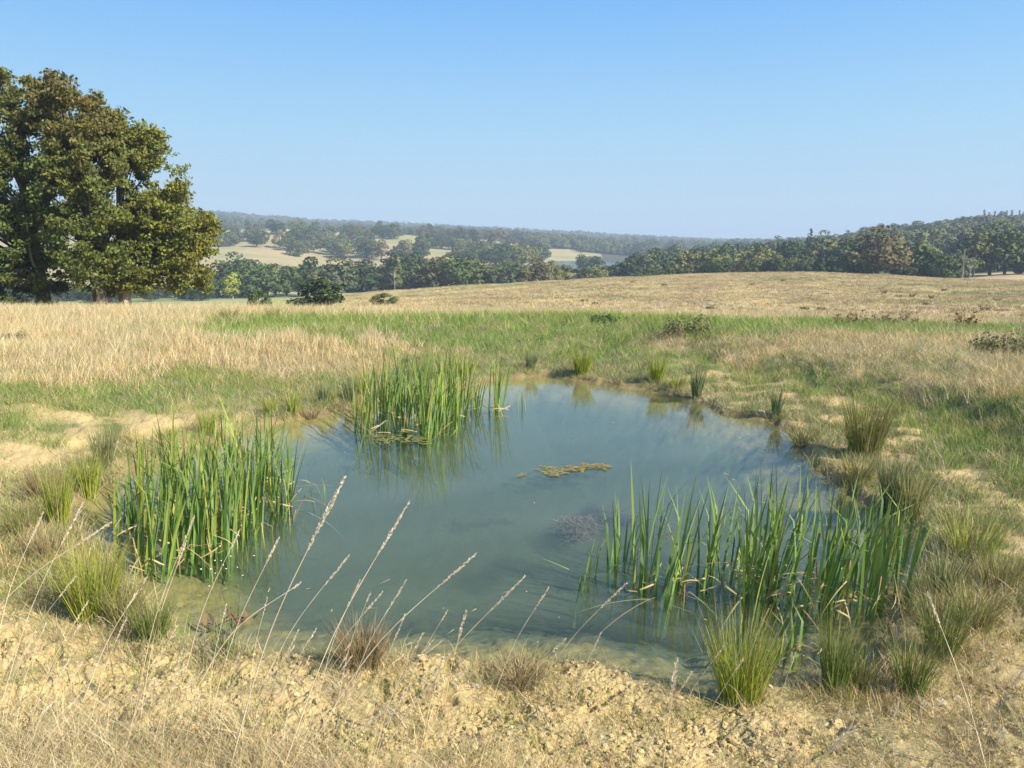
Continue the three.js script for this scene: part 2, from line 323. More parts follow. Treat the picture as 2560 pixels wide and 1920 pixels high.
function limb(pts, r0, r1, sides = 7) {                // a tapered limb along points
  const curve = new THREE.CatmullRomCurve3(pts), n = Math.max(4, pts.length * 3), g = new THREE.TubeGeometry(curve, n, 1, sides), p = g.attributes.position;
  for (let i = 0; i <= n; i++) { const c = curve.getPointAt(i / n), r = lerp(r0, r1, Math.pow(i / n, .8)); for (let s = 0; s <= sides; s++) { const k = i * (sides + 1) + s, w = r * (1 + .12 * Math.sin(s * 2.1 + i)); p.setXYZ(k, c.x + (p.getX(k) - c.x) * w, c.y + (p.getY(k) - c.y) * w, c.z + (p.getZ(k) - c.z) * w); } }
  g.computeVertexNormals(); return g;
}

// ---------------------------------------------------------------- far trees and woods
function crownGeometry(seed, o) {                      // leaf clumps spread over lobes; unit: metres, base of the trunk at 0
  const R = mulberry(seed), q = new Ribbons(), N = [], lobes = [], w = o.w / 2, h = o.h, low = o.low * h;
  if (o.cone) { for (let i = 0; i < 16; i++) { const t = i / 15, y = lerp(low, h, t), rr = w * (1 - t) + .3; for (let k = 0; k < 4; k++) { const a = R() * 6.28; lobes.push([Math.cos(a) * rr * .6, y - .2 * rr, Math.sin(a) * rr * .6, rr * .55, .5 + rr * .22]); } } }
  else for (let i = 0; i < o.lobes; i++) {
    const d = rndDir(R), y01 = .5 + .5 * d[1], k = .55 + .38 * R(), mid = lerp(low, h, .45), up = d[1] > 0 ? (h - mid) : (mid - low);
    const rr = w * (.22 + .2 * R()) * (o.shape ? o.shape(y01) : 1);
    lobes.push([d[0] * w * k * (o.shape ? o.shape(y01) : 1), mid + d[1] * up * (k + .08), d[2] * w * k * (o.shape ? o.shape(y01) : 1), rr, rr * .72]);
  }
  let sum = 0; const cum = lobes.map((l) => (sum += l[3] * l[3]));
  for (let n = 0; n < o.leaves; n++) {
    const pick = R() * sum, l = lobes[cum.findIndex((c) => c >= pick)], d = rndDir(R), k = .82 + .26 * R(); if (d[1] < -.3 && R() < .6) d[1] *= -1;
    const c = [l[0] + d[0] * l[3] * k, l[1] + d[1] * l[4] * k, l[2] + d[2] * l[3] * k]; if (c[1] < low * .6) continue;
    const m = rndDir(R), nx = d[0] + .45 * m[0], ny = d[1] + .2 + .45 * m[1], nz = d[2] + .45 * m[2], ll = Math.hypot(nx, ny, nz);
    let [u, v] = perp(R() < .5 ? d : rndDir(R), R); const s = o.leaf * (.6 + .8 * R()), shade = .82 + .36 * R();
    if ((u[1] * v[2] - u[2] * v[1]) * nx + (u[2] * v[0] - u[0] * v[2]) * ny + (u[0] * v[1] - u[1] * v[0]) * nz < 0) v = v.map((e) => -e);
    q.flake(c, u.map((e) => e * s), v.map((e) => e * s * -.7), [shade, shade * (.96 + .08 * R()), shade * .95]);
    for (let e = 0; e < 4; e++) N.push(nx / ll, ny / ll, nz / ll);
  }
  const g = q.build(); g.setAttribute('normal', new THREE.Float32BufferAttribute(N, 3)); return g;
}
function trunkGeometry(seed, h, low, r) {
  const R = mulberry(seed), gs = [limb([V(0, -1, 0), V(.1, h * .25, 0), V(R() - .5, h * .55, R() - .5), V(R() - .5, h * .8, R() - .5)], r, r * .25, 6)];
  for (let i = 0; i < 5; i++) { const a = R() * 6.28, y = h * (.22 + .3 * R()); gs.push(limb([V(0, y, 0), V(Math.cos(a) * h * .13, y + h * .12, Math.sin(a) * h * .13), V(Math.cos(a) * h * .26, y + h * .24, Math.sin(a) * h * .26)], r * .45, r * .1, 5)); }
  return mergeGeometries(gs);
}
const KINDS = [
  { w: 13, h: 12, low: .12, lobes: 34, leaves: 2300, leaf: .42 }, { w: 11, h: 13.5, low: .1, lobes: 30, leaves: 2100, leaf: .42, shape: (y) => 1.1 - .35 * y },
  { w: 15, h: 12, low: .14, lobes: 42, leaves: 2700, leaf: .42 }, { w: 8.5, h: 14, low: .1, lobes: 26, leaves: 1800, leaf: .4, shape: (y) => 1.15 - .55 * y },
  { w: 12, h: 11, low: .05, lobes: 30, leaves: 2200, leaf: .42, shape: (y) => 1.15 - .3 * y }, { w: 10.5, h: 12.5, low: .16, lobes: 24, leaves: 1700, leaf: .42 },
].map((k, i) => ({ ...k, crown: crownGeometry(100 + i, k), trunk: trunkGeometry(200 + i, k.h, k.low, .42) }));
const CONE = { w: 6, h: 14, low: .12, cone: true, leaves: 1500, leaf: .38 }; CONE.crown = crownGeometry(150, CONE); CONE.trunk = trunkGeometry(250, 12, .1, .25);
const FT = 1.5;
const TONES = [['dark-green', .034, .052, .018], ['mid-green', .052, .074, .022], ['olive-green', .074, .084, .028], ['grey-green', .066, .082, .040], ['blackish-green', .026, .042, .016], ['yellowish-olive', .105, .108, .030], ['russet-green', .092, .078, .034]]
  .map(([word, r, g, b]) => ({ word, mat: new THREE.MeshPhysicalMaterial({ color: new THREE.Color(r * FT, g * FT, b * FT), vertexColors: true, roughness: .9, side: THREE.DoubleSide, specularIntensity: .3 }), c: [r * FT, g * FT, b * FT] }));
const LIME = { word: 'bright lime-green', mat: new THREE.MeshPhysicalMaterial({ color: new THREE.Color(.27, .30, .045), vertexColors: true, roughness: .9, side: THREE.DoubleSide, specularIntensity: .3 }) };
const WILLOW = { word: 'pale green', mat: new THREE.MeshPhysicalMaterial({ color: new THREE.Color(.13, .155, .055), vertexColors: true, roughness: .9, side: THREE.DoubleSide, specularIntensity: .3 }) };
const protos = new Map();
function tree(name, kind, tone, px, r, height, o = {}) {
  const key = name + KINDS.indexOf(kind) + tone.word;
  let g;
  if (!protos.has(key)) { g = new THREE.Group(); part('trunk', kind.trunk, o.bark ?? MAT.darkBark, g); part('crown', kind.crown, tone.mat, g); protos.set(key, g); } else g = protos.get(key).clone();
  g.name = numbered(name); scene.add(g);
  const p = polar(px, r), s = height / kind.h, wide = o.wide ?? (1.0 + .38 * R0());
  g.position.set(p.x, p.y - .2, p.z); g.rotation.y = R0() * 6.28; g.scale.set(s * wide, s, s * wide);
  g.userData = { label: o.label ?? '', category: o.category ?? 'tree' }; if (o.group) g.userData.group = o.group;
  return g;
}
const SHAPE = ['round', 'upright', 'broad', 'narrow', 'bushy', 'open-crowned'];
function stand(list, name, where, grp) {               // list of [px, r, top pixel]; labels count along the row
  list.sort((a, b) => a[0] - b[0]).forEach(([px, r, py, k, t], i) => {
    const kind = KINDS[k ?? Math.floor(R0() * KINDS.length)], tone = TONES[t ?? Math.floor(R0() * TONES.length)], base = EYE + r * slopeAt(px, py), h = Math.max(4, base - polar(px, r).y);
    tree(name, kind, tone, px, r, h, { label: `${tone.word} ${SHAPE[KINDS.indexOf(kind)]} tree, ${ordinal(i + 1)} from left ${where}`, group: grp });
  });
}
const TOP1 = [[0, 700], [480, 690], [545, 655], [590, 634], [625, 655], [660, 654], [720, 664], [760, 652], [800, 656], [860, 650], [905, 652], [940, 660], [970, 634], [1005, 642], [1040, 629], [1080, 646], [1120, 648], [1160, 638], [1200, 652], [1265, 656], [1330, 656], [1380, 652], [1420, 665], [1480, 664], [1550, 648], [1600, 648], [1650, 652], [1700, 655]];
{
  const row = [], second = [];
  for (let px = 505; px < 1690; px += 27 + 16 * R0()) { if (px > 560 && px < 580) continue; row.push([px, 296 + 34 * R0() + (px > 1350 ? 20 : 0), table(TOP1, px) + 20 * R0() - 7]); }
  for (let px = 520; px < 1700; px += 30 + 16 * R0()) { if (px > 1395 && px < 1505) continue; second.push([px, 352 + 45 * R0(), table(TOP1, px) - 2 + 10 * R0()]); }
  stand(row, 'valley_tree', 'in the front row across the valley', 'trees of the front row across the valley');
  stand(second, 'valley_back_tree', 'in the line behind the front valley row', 'trees behind the front valley row');
  const dark = []; for (let px = -40; px < 500; px += 15 + 7 * R0()) dark.push([px, 285 + 60 * R0(), 706 + 18 * R0(), R0() < .6 ? 4 : 2, R0() < .5 ? 0 : 4]);
  stand(dark, 'hedge_tree', 'in the low belt behind the oaks', 'trees of the low belt behind the oaks');
  // woods on the knoll and round the fields
  const scatter = (n, px0, px1, r0, r1, tallPx, ok) => { const out = []; let guard = 0; while (out.length < n && guard++ < 4000) { const px = lerp(px0, px1, R0()), r = lerp(r0, r1, R0()); if (ok && !ok(px, r)) continue; if (out.some((q) => Math.abs(q[0] - px) < 520 / (r / 10) && Math.abs(q[1] - r) < 12)) continue; const p = polar(px, r), hh = 11 + 5 * R0(); out.push([px, r, 960 - FOCAL * Math.tan(Math.atan((p.y + hh - EYE) / r / Math.hypot(1, (px - 1280) / FOCAL) * 1) + PITCH)]); } return out; };
  stand(scatter(56, 548, 935, 655, 905, 0, (px, r) => !(px < 660 && r > 830) && !(px < 620 && r < 680)), 'knoll_tree', 'in the wood covering the knoll', 'trees of the knoll wood');
  stand(scatter(13, 915, 1060, 640, 720, 0, (px, r) => px < 935 || r < 655 || px > 1050), 'field_edge_tree', 'along the golden field lower edge', 'trees along the golden field');
  stand(scatter(9, 1062, 1140, 745, 775), 'field_copse_tree', 'in the copse inside the golden field', 'trees of the copse in the golden field');
  stand(scatter(16, 1055, 1290, 890, 930), 'field_top_tree', 'in the belt above the golden field', 'trees above the golden field');
  stand(scatter(34, 1140, 1350, 560, 720), 'lake_wood_tree', 'in the wood before the lake', 'trees between golden field and lake');
  stand(scatter(6, 930, 1010, 800, 900, 0, (px, r) => px < 1000), 'ridge_edge_tree', 'west of the golden field', 'trees west of the golden field');
  const lone = polar(1470, 520);
  tree('lakeside_tree', KINDS[2], TONES[4], 1470, 520, EYE + 520 * slopeAt(1470, 637) - lone.y, { label: 'dark broad tree standing alone before the lake' });
  tree('willow_tree', KINDS[4], WILLOW, 1475, 285, EYE + 285 * slopeAt(1475, 664) - polar(1475, 285).y, { label: 'bright yellow-green bushy tree below the lake', wide: 1.3 });
  tree('lime_tree', KINDS[5], LIME, 576, 262, EYE + 262 * slopeAt(576, 686) - polar(576, 262).y, { label: 'small bright lime-green tree before the dark valley row', wide: .95, bark: MAT.paleBark });
  tree('field_bush', KINDS[4], TONES[1], 641, 105, EYE + 105 * slopeAt(641, 724) - polar(641, 105).y, { label: 'small mid-green bush at the foot of the meadow beside the lime tree', category: 'bush', wide: .95 });
  tree('dark_thorn_tree', KINDS[4], TONES[4], 786, 100, EYE + 100 * slopeAt(786, 692) - polar(786, 100).y, { label: 'dark spreading thorn tree at the end of the golden hill', wide: 1.75 });
  tree('field_bush', KINDS[4], WILLOW, 956, 100, EYE + 100 * slopeAt(956, 729) - polar(956, 100).y, { label: 'grey-green rounded sallow bush alone on the golden hill', category: 'bush', wide: 1.9 });
  // right: wood edge along the hill crest and the big trees in front
  const edge = [], TOPR = [[1640, 640], [1700, 632], [1790, 622], [1880, 618], [1960, 612], [2060, 612], [2160, 604], [2260, 610], [2560, 640]];
  for (let px = 1600; px < 2160; px += 23 + 9 * R0()) edge.push([px, 262 + 26 * R0(), table(TOPR, px) + 22 + 10 * R0(), undefined, [0, 4, 1, 3, 2][Math.floor(R0() * 5)]]);
  stand(edge, 'wood_edge_tree', 'along the edge of the right-hand wood', 'trees of the wood edge');
  const mid = []; for (let px = 1590; px < 2190; px += 24 + 10 * R0()) mid.push([px, 305 + 30 * R0(), table([[1590, 650], [1640, 625], [1800, 618], [2000, 604], [2100, 596], [2200, 585]], px) + 9 * R0()]);
  stand(mid, 'wood_tree', 'in the second line of the right-hand wood', 'trees behind the wood edge');
  const big = [[2196, 247, 574, 0, 6], [2150, 252, 618, 4, 0], [2250, 256, 622, 4, 4], [2292, 262, 602, 1, 1], [2325, 262, 625, 4, 0], [2362, 258, 632, 4, 1], [2398, 266, 622, 1, 3], [2436, 290, 590, 5, 2], [2478, 300, 566, 0, 1], [2514, 304, 580, 2, 5], [2556, 302, 640, 4, 1], [2590, 298, 630, 2, 0]];
  stand(big, 'crest_tree', 'among the big trees on the hill crest', 'big trees on the golden hill crest');
  const cone = []; const UP = 12; for (const [px, py] of [[1788, 611], [1826, 614], [1842, 608], [1885, 611], [1905, 607], [1944, 604], [1980, 607]]) cone.push([px, py, 345]);
  for (const [px, py] of [[2448, 534], [2460, 540], [2474, 537], [2489, 538], [2503, 536], [2516, 534], [2535, 535], [2547, 533], [2022, 580]]) cone.push([px, py - UP, px < 2100 ? 420 : 765]);
  cone.sort((a, b) => a[0] - b[0]).forEach(([px, py, r], i) => tree('conifer', CONE, TONES[i % 2 ? 0 : 4], px, r, Math.max(9, EYE + r * slopeAt(px, py) - polar(px, r).y), { label: `dark pointed conifer above the wooded hill, ${ordinal(i + 1)} conifer from the left`, group: 'conifers above the wooded hill', wide: .9 }));
  // dead pale trees
  for (const [px, r, pt, label] of [[846, 290, 688, 'leafless pale grey tree before the valley row, beside the thorn tree'], [984, 285, 668, 'tall dead pale trunk in the middle of the valley row'], [2408, 240, 628, 'thin leafless dark-stemmed tree at the end of the golden hill'], [2426, 238, 655, 'leaning bare birch with pale stem beside the thin dark tree']]) {
    const p = polar(px, r), h = EYE + r * slopeAt(px, pt) - p.y, R = mulberry(px), t = group('dead_tree', label, 'tree', null, p), gs = [];
    for (let i = 0; i < 12; i++) { const a = R() * 6.28, y = h * (.3 + .55 * R()), l = h * (.12 + .16 * R()); gs.push(limb([V(.1, y, 0), V(Math.cos(a) * l * .5, y + l * .6, Math.sin(a) * l * .5), V(Math.cos(a) * l, y + l * (.7 + .6 * R()), Math.sin(a) * l)], .06, .02, 5)); }
    part('trunk', limb([V(0, -.5, 0), V(.2, h * .4, .1), V(-.1, h * .75, 0), V(.3, h, 0)], .2, .04, 6), MAT.deadBark, t); part('branches', mergeGeometries(gs), MAT.deadBark, t, 'stuff');
  }
}
function woodland(name, label, n, place, size) {       // trees of a far wood that read as one mass
  const g = new THREE.Group(); g.name = name; g.userData = { kind: 'stuff', label, category: 'woodland' }; scene.add(g);
  const per = KINDS.map(() => []);
  for (let i = 0; i < n; i++) { const q = place(i); if (q) per[Math.floor(R0() * KINDS.length)].push(q); }
  const m = new THREE.Matrix4(), Q = new THREE.Quaternion(), up = V(0, 1, 0);
  per.forEach((list, k) => {
    const im = new THREE.InstancedMesh(KINDS[k].crown, WOODMAT, list.length); im.name = 'crowns'; im.userData.kind = 'stuff';
    list.forEach((q, i) => { const s = size(q) / KINDS[k].h, w = s * (.95 + .35 * R0()); m.compose(V(q.x, q.y - .8, q.z), Q.setFromAxisAngle(up, R0() * 6.28), V(w, s, w)); im.setMatrixAt(i, m); const t = TONES[Math.floor(R0() * TONES.length)].c, j = jit(t, R0, .2); im.setColorAt(i, new THREE.Color(...j)); });
    g.add(im);
  });
}
const WOODMAT = new THREE.MeshStandardMaterial({ vertexColors: true, roughness: .95, side: THREE.DoubleSide });
woodland('hillside_wood', 'mixed wood covering the hillside behind the golden hill', 2600, () => { const px = lerp(1580, 2750, R0()), r = Math.sqrt(lerp(340 * 340, 900 * 900, R0())); if (px < 1900 && r > 420 + (px - 1580)) return null; return polar(px, r); }, () => 7 + 9 * R0() * R0() + 2 * R0());
woodland('lakeside_wood', 'dark belt of wood beyond the lake', 420, () => { const px = lerp(1300, 1640, R0()), r = lerp(985, 1120, R0()); return polar(px, r); }, () => 11 + 5 * R0());
woodland('far_ridge_wood', 'hazy blue wooded ridge on the skyline', 9500, () => { const px = lerp(-150, 2500, R0()), r = Math.sqrt(lerp(1150 * 1150, 2900 * 2900, R0())), p = polar(px, r); if (noise2(p.x * .0035, p.z * .0035) > .38 && r < 2250) return null; return p; }, () => 10 + 8 * R0());
woodland('hedgerow_trees', 'scattered hedge trees between the far fields', 160, () => { const px = lerp(470, 1600, R0()), r = lerp(930, 1150, R0()); const p = polar(px, r); return noise2(p.x * .01, p.z * .01) > -.1 ? p : null; }, () => 8 + 5 * R0());

// ---------------------------------------------------------------- the three oaks
const CLUSTER = [0, 1, 2].map((s) => { const R = mulberry(700 + s), q = new Ribbons(); for (let i = 0; i < 20; i++) { const d = rndDir(R), k = .34 * Math.cbrt(R()), [u, v] = perp(rndDir(R), R), l = .075 + .05 * R(), sh = .75 + .5 * R(); q.flake([d[0] * k * 1.15, d[1] * k * .62, d[2] * k * 1.15], u.map((e) => e * l), v.map((e) => e * l * .62), [sh, sh, sh]); } return q.build(); });
const OAKLEAF = leafy(.28, .7);
const GAPS = [[131, 366, 17], [270, 420, 12], [166, 482, 15], [305, 490, 17], [343, 439, 15], [420, 441, 20], [370, 470, 12], [185, 601, 15], [285, 590, 11], [8, 601, 9], [505, 648, 12], [120, 460, 9], [30, 300, 9], [235, 520, 8], [440, 380, 8], [215, 300, 8]];
function oak(label, trunkPx, basePy, r, outline, opt) {
  const R = mulberry(opt.seed), az = azOf(trunkPx), base = polar(trunkPx, r), m = r * Math.cos(az) / FOCAL * 1.0, mh = m * Math.cos(az), t = group('oak_tree', label, 'tree', 'oaks in the meadow', base);
  const right = V(Math.cos(az), 0, Math.sin(az)), away = V(Math.sin(az), 0, -Math.cos(az));
  const at = (px, py, dep) => V(0, (basePy - py) * m, 0).addScaledVector(right, (px - trunkPx) * mh).addScaledVector(away, dep);
  const inside = (x, y) => { let c = false; for (let i = 0, j = outline.length - 1; i < outline.length; j = i++) { const [x1, y1] = outline[j], [x2, y2] = outline[i]; if ((y1 > y) !== (y2 > y) && x < (x2 - x1) * (y - y1) / (y2 - y1) + x1) c = !c; } return c; };
  const xs = outline.map((p) => p[0]), ys = outline.map((p) => p[1]), x0 = Math.min(...xs), x1 = Math.max(...xs), y0 = Math.min(...ys), y1 = Math.max(...ys);
  const lobes = []; let guard = 0;
  while (lobes.length < opt.lobes && guard++ < 60000) {
    const px = lerp(x0, x1, R()), py = lerp(y0, y1, R()), rad = lerp(13, 33, R() * R() * .5 + R() * .5) * (opt.lobeScale ?? 1);
    let ok = true; for (let a = 0; a < 8 && ok; a++) ok = inside(px + Math.cos(a * .785) * rad * .84, py + Math.sin(a * .785) * rad * .6);
    if (!ok || GAPS.some(([gx, gy, gr]) => Math.hypot(px - gx, py - gy) < gr + rad * .75)) continue;
    const u = (px - (x0 + x1) / 2) / ((x1 - x0) / 2), v = (py - (y0 + y1) / 2) / ((y1 - y0) / 2), depth = (opt.depth ?? 4.5) * Math.sqrt(Math.max(.05, 1 - .8 * u * u - .6 * v * v));
    const dep = (R() * 2 - 1) * depth;
    if (lobes.some((l) => Math.hypot(l.px - px, l.py - py, (l.dep - dep) / m) < (l.rad + rad) * .44)) continue;
    lobes.push({ px, py, rad, dep, c: at(px, py, dep) });
  }
  // trunk and limbs
  const top0 = at(trunkPx + opt.lean, lerp(basePy, y0, .78), 0), knots = [V(0, -.6, 0), V(.05, .8, 0), at(trunkPx + opt.lean * .3, lerp(basePy, y0, .3), .2), at(trunkPx + opt.lean * .7, lerp(basePy, y0, .55), -.2), top0];
  const g = [limb(knots, opt.girth, opt.girth * .22, 10)]; g[0] = g[0];
  const flare = new THREE.CylinderGeometry(opt.girth * .95, opt.girth * 1.5, .9, 12, 2, true); flare.translate(0, .1, 0); g.push(flare);
  const curve = new THREE.CatmullRomCurve3(knots);
  part('trunk', mergeGeometries(g.map((q) => { q.deleteAttribute('uv1'); return q; })), opt.bark, t);
  for (const l of lobes) {
    if (R() > .15) continue;
    const k = clamp((basePy - l.py) / (basePy - y0) * .75 - .08, .2, .95), s = curve.getPointAt(k), e = l.c.clone(), mid = s.clone().lerp(e, .5).add(V((R() - .5) * .8, .3 + R() * .5, (R() - .5) * .8)), th = opt.girth * .22 * (1.2 - k);
    part('limb', limb([s, s.clone().lerp(mid, .5).add(V((R() - .5) * .3, .15, (R() - .5) * .3)), mid, e], th, .03, 6), R() < .3 ? MAT.paleBark : MAT.bark, t);
  }
  // foliage: leaf sprays over every lobe
  const per = [[], [], []];
  for (const l of lobes) {
    const n = Math.round(opt.fill * l.rad * l.rad * m * m * 44), a = l.rad * m, hue = R(), yl = clamp(opt.yellow + .35 * (R() - .5) + .3 * ((l.px - trunkPx) / 250), 0, 1);
    const tint = mixc(mixc([.100, .142, .030], [.25, .235, .036], yl), [.17, .130, .038], opt.brown * smoothstep(basePy - l.py, 250, 480) * (.5 + .5 * hue));
    for (let i = 0; i < n; i++) { const d = rndDir(R); if (d[1] < -.15 && R() < .45) d[1] = -d[1] * .6; const k = Math.pow(R(), .45) * (1.0 + .35 * R() * R()); per[i % 3].push([V(l.c.x + d[0] * a * k, l.c.y + d[1] * a * .80 * k, l.c.z + d[2] * a * k), jit(tint, R, .3)]); }
  }
  for (let i = 0, guard2 = 0; i < opt.lobes * 3.2 && guard2 < 90000; guard2++) {   // loose sprays between the boughs
    const px = lerp(x0, x1, R()), py = lerp(y0, y1, R()); if (!inside(px, py) || noise2(px * .022, py * .034) < -.05 || GAPS.some(([gx, gy, gr]) => Math.hypot(px - gx, py - gy) < gr * 1.5)) continue;
    const u = (px - (x0 + x1) / 2) / ((x1 - x0) / 2), v = (py - (y0 + y1) / 2) / ((y1 - y0) / 2), dep = (R() * 2 - 1) * (opt.depth ?? 4.5) * Math.sqrt(Math.max(.05, 1 - .8 * u * u - .6 * v * v));
    per[i % 3].push([at(px, py, dep), jit(mixc(mixc([.100, .142, .030], [.25, .235, .036], clamp(opt.yellow + .3 * (R() - .5), 0, 1)), [.17, .130, .038], opt.brown * smoothstep(basePy - py, 250, 480) * R()), R, .3)]); i++;
  }
  const M = new THREE.Matrix4(), Q = new THREE.Quaternion();
  per.forEach((list, k) => {
    const im = new THREE.InstancedMesh(CLUSTER[k], OAKLEAF, list.length); im.name = 'crown'; im.userData.kind = 'stuff'; im.castShadow = true;
    list.forEach(([p, c], i) => { const s = .75 + .6 * R(); M.compose(p, Q.setFromEuler(new THREE.Euler((R() - .5) * .7, R() * 6.28, (R() - .5) * .7)), V(s, s, s)); im.setMatrixAt(i, M); im.setColorAt(i, new THREE.Color(...c)); });
    t.add(im);
  });
}
oak('leftmost oak of the three, dense dark green crown cut by the picture edge', 96, 762, 60, [[-330, 420], [-260, 260], [-120, 190], [0, 182], [50, 196], [95, 225], [150, 212], [200, 300], [210, 420], [190, 520], [205, 600], [205, 690], [160, 730], [100, 715], [40, 745], [-60, 735], [-200, 720], [-320, 640]], { seed: 801, lobes: 330, lean: -20, girth: .52, bark: MAT.bark, yellow: .16, brown: .5, fill: .95, depth: 5.5 });
oak('middle oak, brownish thinning crown and the darkest trunk', 239, 763, 56, [[100, 330], [130, 240], [165, 222], [205, 222], [240, 246], [290, 268], [330, 300], [345, 400], [330, 500], [340, 600], [330, 690], [280, 715], [190, 712], [140, 660], [120, 560], [105, 450]], { seed: 802, lobes: 210, lean: -18, girth: .5, bark: MAT.darkBark, yellow: .26, brown: .9, fill: .85, depth: 4.5 });
oak('right-hand oak, yellowing crown with pale bare branches showing in its gaps', 302, 764, 58, [[245, 330], [275, 290], [320, 282], [372, 318], [430, 342], [432, 372], [476, 400], [502, 432], [482, 470], [486, 500], [505, 535], [540, 520], [562, 572], [552, 625], [532, 672], [548, 700], [515, 735], [470, 700], [440, 732], [380, 700], [345, 722], [300, 720], [240, 735], [225, 690], [250, 610], [240, 540], [260, 470], [250, 400]], { seed: 803, lobes: 300, lean: 14, girth: .46, bark: MAT.paleBark, yellow: .40, brown: .2, fill: 1.0, depth: 4.2, lobeScale: .88 });

// ---------------------------------------------------------------- cattails: tufts of strap leaves, each leaf a part
const LEAFTONES = [[.155, .27, .05], [.115, .225, .055], [.245, .345, .055], [.18, .29, .085], [.34, .36, .07], [.55, .43, .21], [.34, .22, .11]];
const leafProfile = (t) => .62 + .38 * Math.min(1, t * 4) - Math.pow(t, 3.2) * .97;
const LEAVES = LEAFTONES.map((c, k) => Array.from({ length: 6 }, (_, v) => {
  const R = mulberry(900 + k * 10 + v), q = new Ribbons(), bent = v === 4 || k === 6, dead = k >= 5;
  q.blade([0, 0, 0], 0, 1, dead ? .05 : .015 + .02 * R(), dead ? .5 + .9 * R() : .05 + .30 * v / 5, .0215, 9, c, { profile: leafProfile, twist: (R() - .5) * 1.6, tip: mixc(c, [.30, .26, .09], dead ? .2 : .25), kink: dead ? [.25 + .4 * R(), 1.0 + .7 * R()] : bent ? [.62, .9] : v === 5 ? [.72, .55] : v === 2 ? [.55, .22] : null, wind: dead ? 0 : .05 });
  return q.build();
}));
let leafCount = 0;
function cattail(label, grp, px, py, hPx, n, o = {}) {
  const p = onPlane(px, py, 0), R = mulberry(Math.round(px * 7 + py)), dist = depthOf(p), h = hPx / FOCAL * dist * .91, t = group('cattail', label, 'cattail', grp, p), bed = H(p.x, p.z), sink = clamp(-bed, .02, .35);
  n = Math.round(n * (o.thick ?? 1.6));
  for (let i = 0; i < n; i++) {
    const dead = R() < (o.dead ?? .18), k = dead ? 5 + (R() < .35 ? 1 : 0) : Math.floor(Math.pow(R(), 1.7) * 5.0), v = Math.floor(R() * 6), a = R() * 6.28, rr = (o.spread ?? .13) * Math.sqrt(R());
    const m = part('leaf', LEAVES[k][v], MAT.reed, t), len = (dead ? h * (.35 + .5 * R()) : h * (.72 + .36 * R())) * (1 + .12 * R()) + sink;
    m.position.set(Math.cos(a) * rr, -sink, Math.sin(a) * rr * .9);
    m.rotation.order = 'ZXY'; m.rotation.set((R() - .5) * .16, R() * 6.28, -(o.lean ?? .08) + (R() - .5) * .18);
    m.scale.set(len * 1.0, len, len); const wd = (o.width ?? 1) * (dead ? .55 : .75 + .5 * R()) / len; m.scale.x = len; m.scale.z = Math.max(.3, wd) * len * .95;
    leafCount++;
  }
  if (n > 12) for (let i = 0; i < 5; i++) {              // broken straw lying at the foot
    const m = part('leaf', LEAVES[5][Math.floor(R() * 4)], MAT.reed, t), len = h * (.2 + .3 * R()), a = R() * 6.28;
    m.position.set(Math.cos(a) * .14, .01 + .06 * R(), Math.sin(a) * .14); m.rotation.order = 'ZXY'; m.rotation.set((R() - .5) * .4, R() * 6.28, (R() < .5 ? 1 : -1) * (.9 + .6 * R())); m.scale.set(len, len, .6);
  }
  return t;
}
const POS = (i, n) => n < 2 ? '' : i === 0 ? 'leftmost' : i === n - 1 ? 'rightmost' : `${ordinal(i + 1)} from the left`;
function cattailRow(list, where, grp, o = {}) { list.sort((a, b) => a[0] - b[0]).forEach(([px, py, h, n, oo], i) => cattail(`green cattail tuft, ${POS(i, list.length)} ${where}`, grp, px, py, h, n, { ...o, ...oo })); }
cattailRow([[306, 1332, 190, 9, { spread: .09 }], [386, 1418, 270, 18], [452, 1392, 300, 20], [540, 1384, 300, 20], [610, 1330, 300, 20], [700, 1278, 240, 20]], 'in the front row of the left-bank stand', 'cattails of the left-bank stand');
cattailRow([[345, 1330, 260, 15], [420, 1310, 280, 20], [490, 1320, 300, 20], [560, 1300, 300, 20], [640, 1262, 280, 18]], 'in the middle row of the left-bank stand', 'cattails of the left-bank stand');
cattailRow([[370, 1250, 190, 15], [440, 1235, 210, 18], [510, 1240, 240, 18], [590, 1222, 240, 18], [660, 1205, 220, 15], [712, 1215, 150, 8]], 'in the back row of the left-bank stand', 'cattails of the left-bank stand');
cattailRow([[905, 1079, 170, 18], [955, 1066, 200, 18], [1004, 1082, 210, 18], [1066, 1088, 220, 20], [1118, 1074, 190, 18]], 'in the front row of the far stand', 'cattails of the far stand', { width: .9 });
cattailRow([[925, 1042, 170, 14], [985, 1036, 190, 18], [1040, 1044, 200, 18], [1092, 1040, 200, 18], [1140, 1050, 190, 14]], 'in the middle row of the far stand', 'cattails of the far stand', { width: .9 });
cattailRow([[985, 1010, 150, 14], [1050, 1008, 150, 16], [1110, 1012, 160, 16], [1150, 1020, 170, 12]], 'in the back row of the far stand', 'cattails of the far stand', { width: .9 });
cattail('narrow cattail tuft beside the far stand, with a clear reflection', null, 1187, 1024, 120, 12, { spread: .1 });
cattail('slim upright cattail tuft standing just apart from the far stand', null, 1236, 1026, 165, 14, { spread: .1 });
cattail('short thin new cattail shoots alone in the open far water', null, 1299, 1014, 55, 7, { spread: .2, dead: 0, width: .6, lean: 0 });
cattail('three short cattail blades alone in open water beside the left-bank stand', null, 802, 1232, 75, 4, { spread: .09, dead: 0, width: .7, lean: -.03 });
cattailRow([[1700, 1462, 270, 12, { spread: .1 }], [1752, 1462, 300, 14, { spread: .1 }], [1874, 1488, 340, 24], [1946, 1480, 330, 16], [2028, 1514, 330, 22], [2130, 1532, 310, 20], [2200, 1524, 300, 20]], 'in the front row of the right-bank stand', 'cattails of the right-bank stand', { lean: .1, dead: .26, thick: 1.0 });
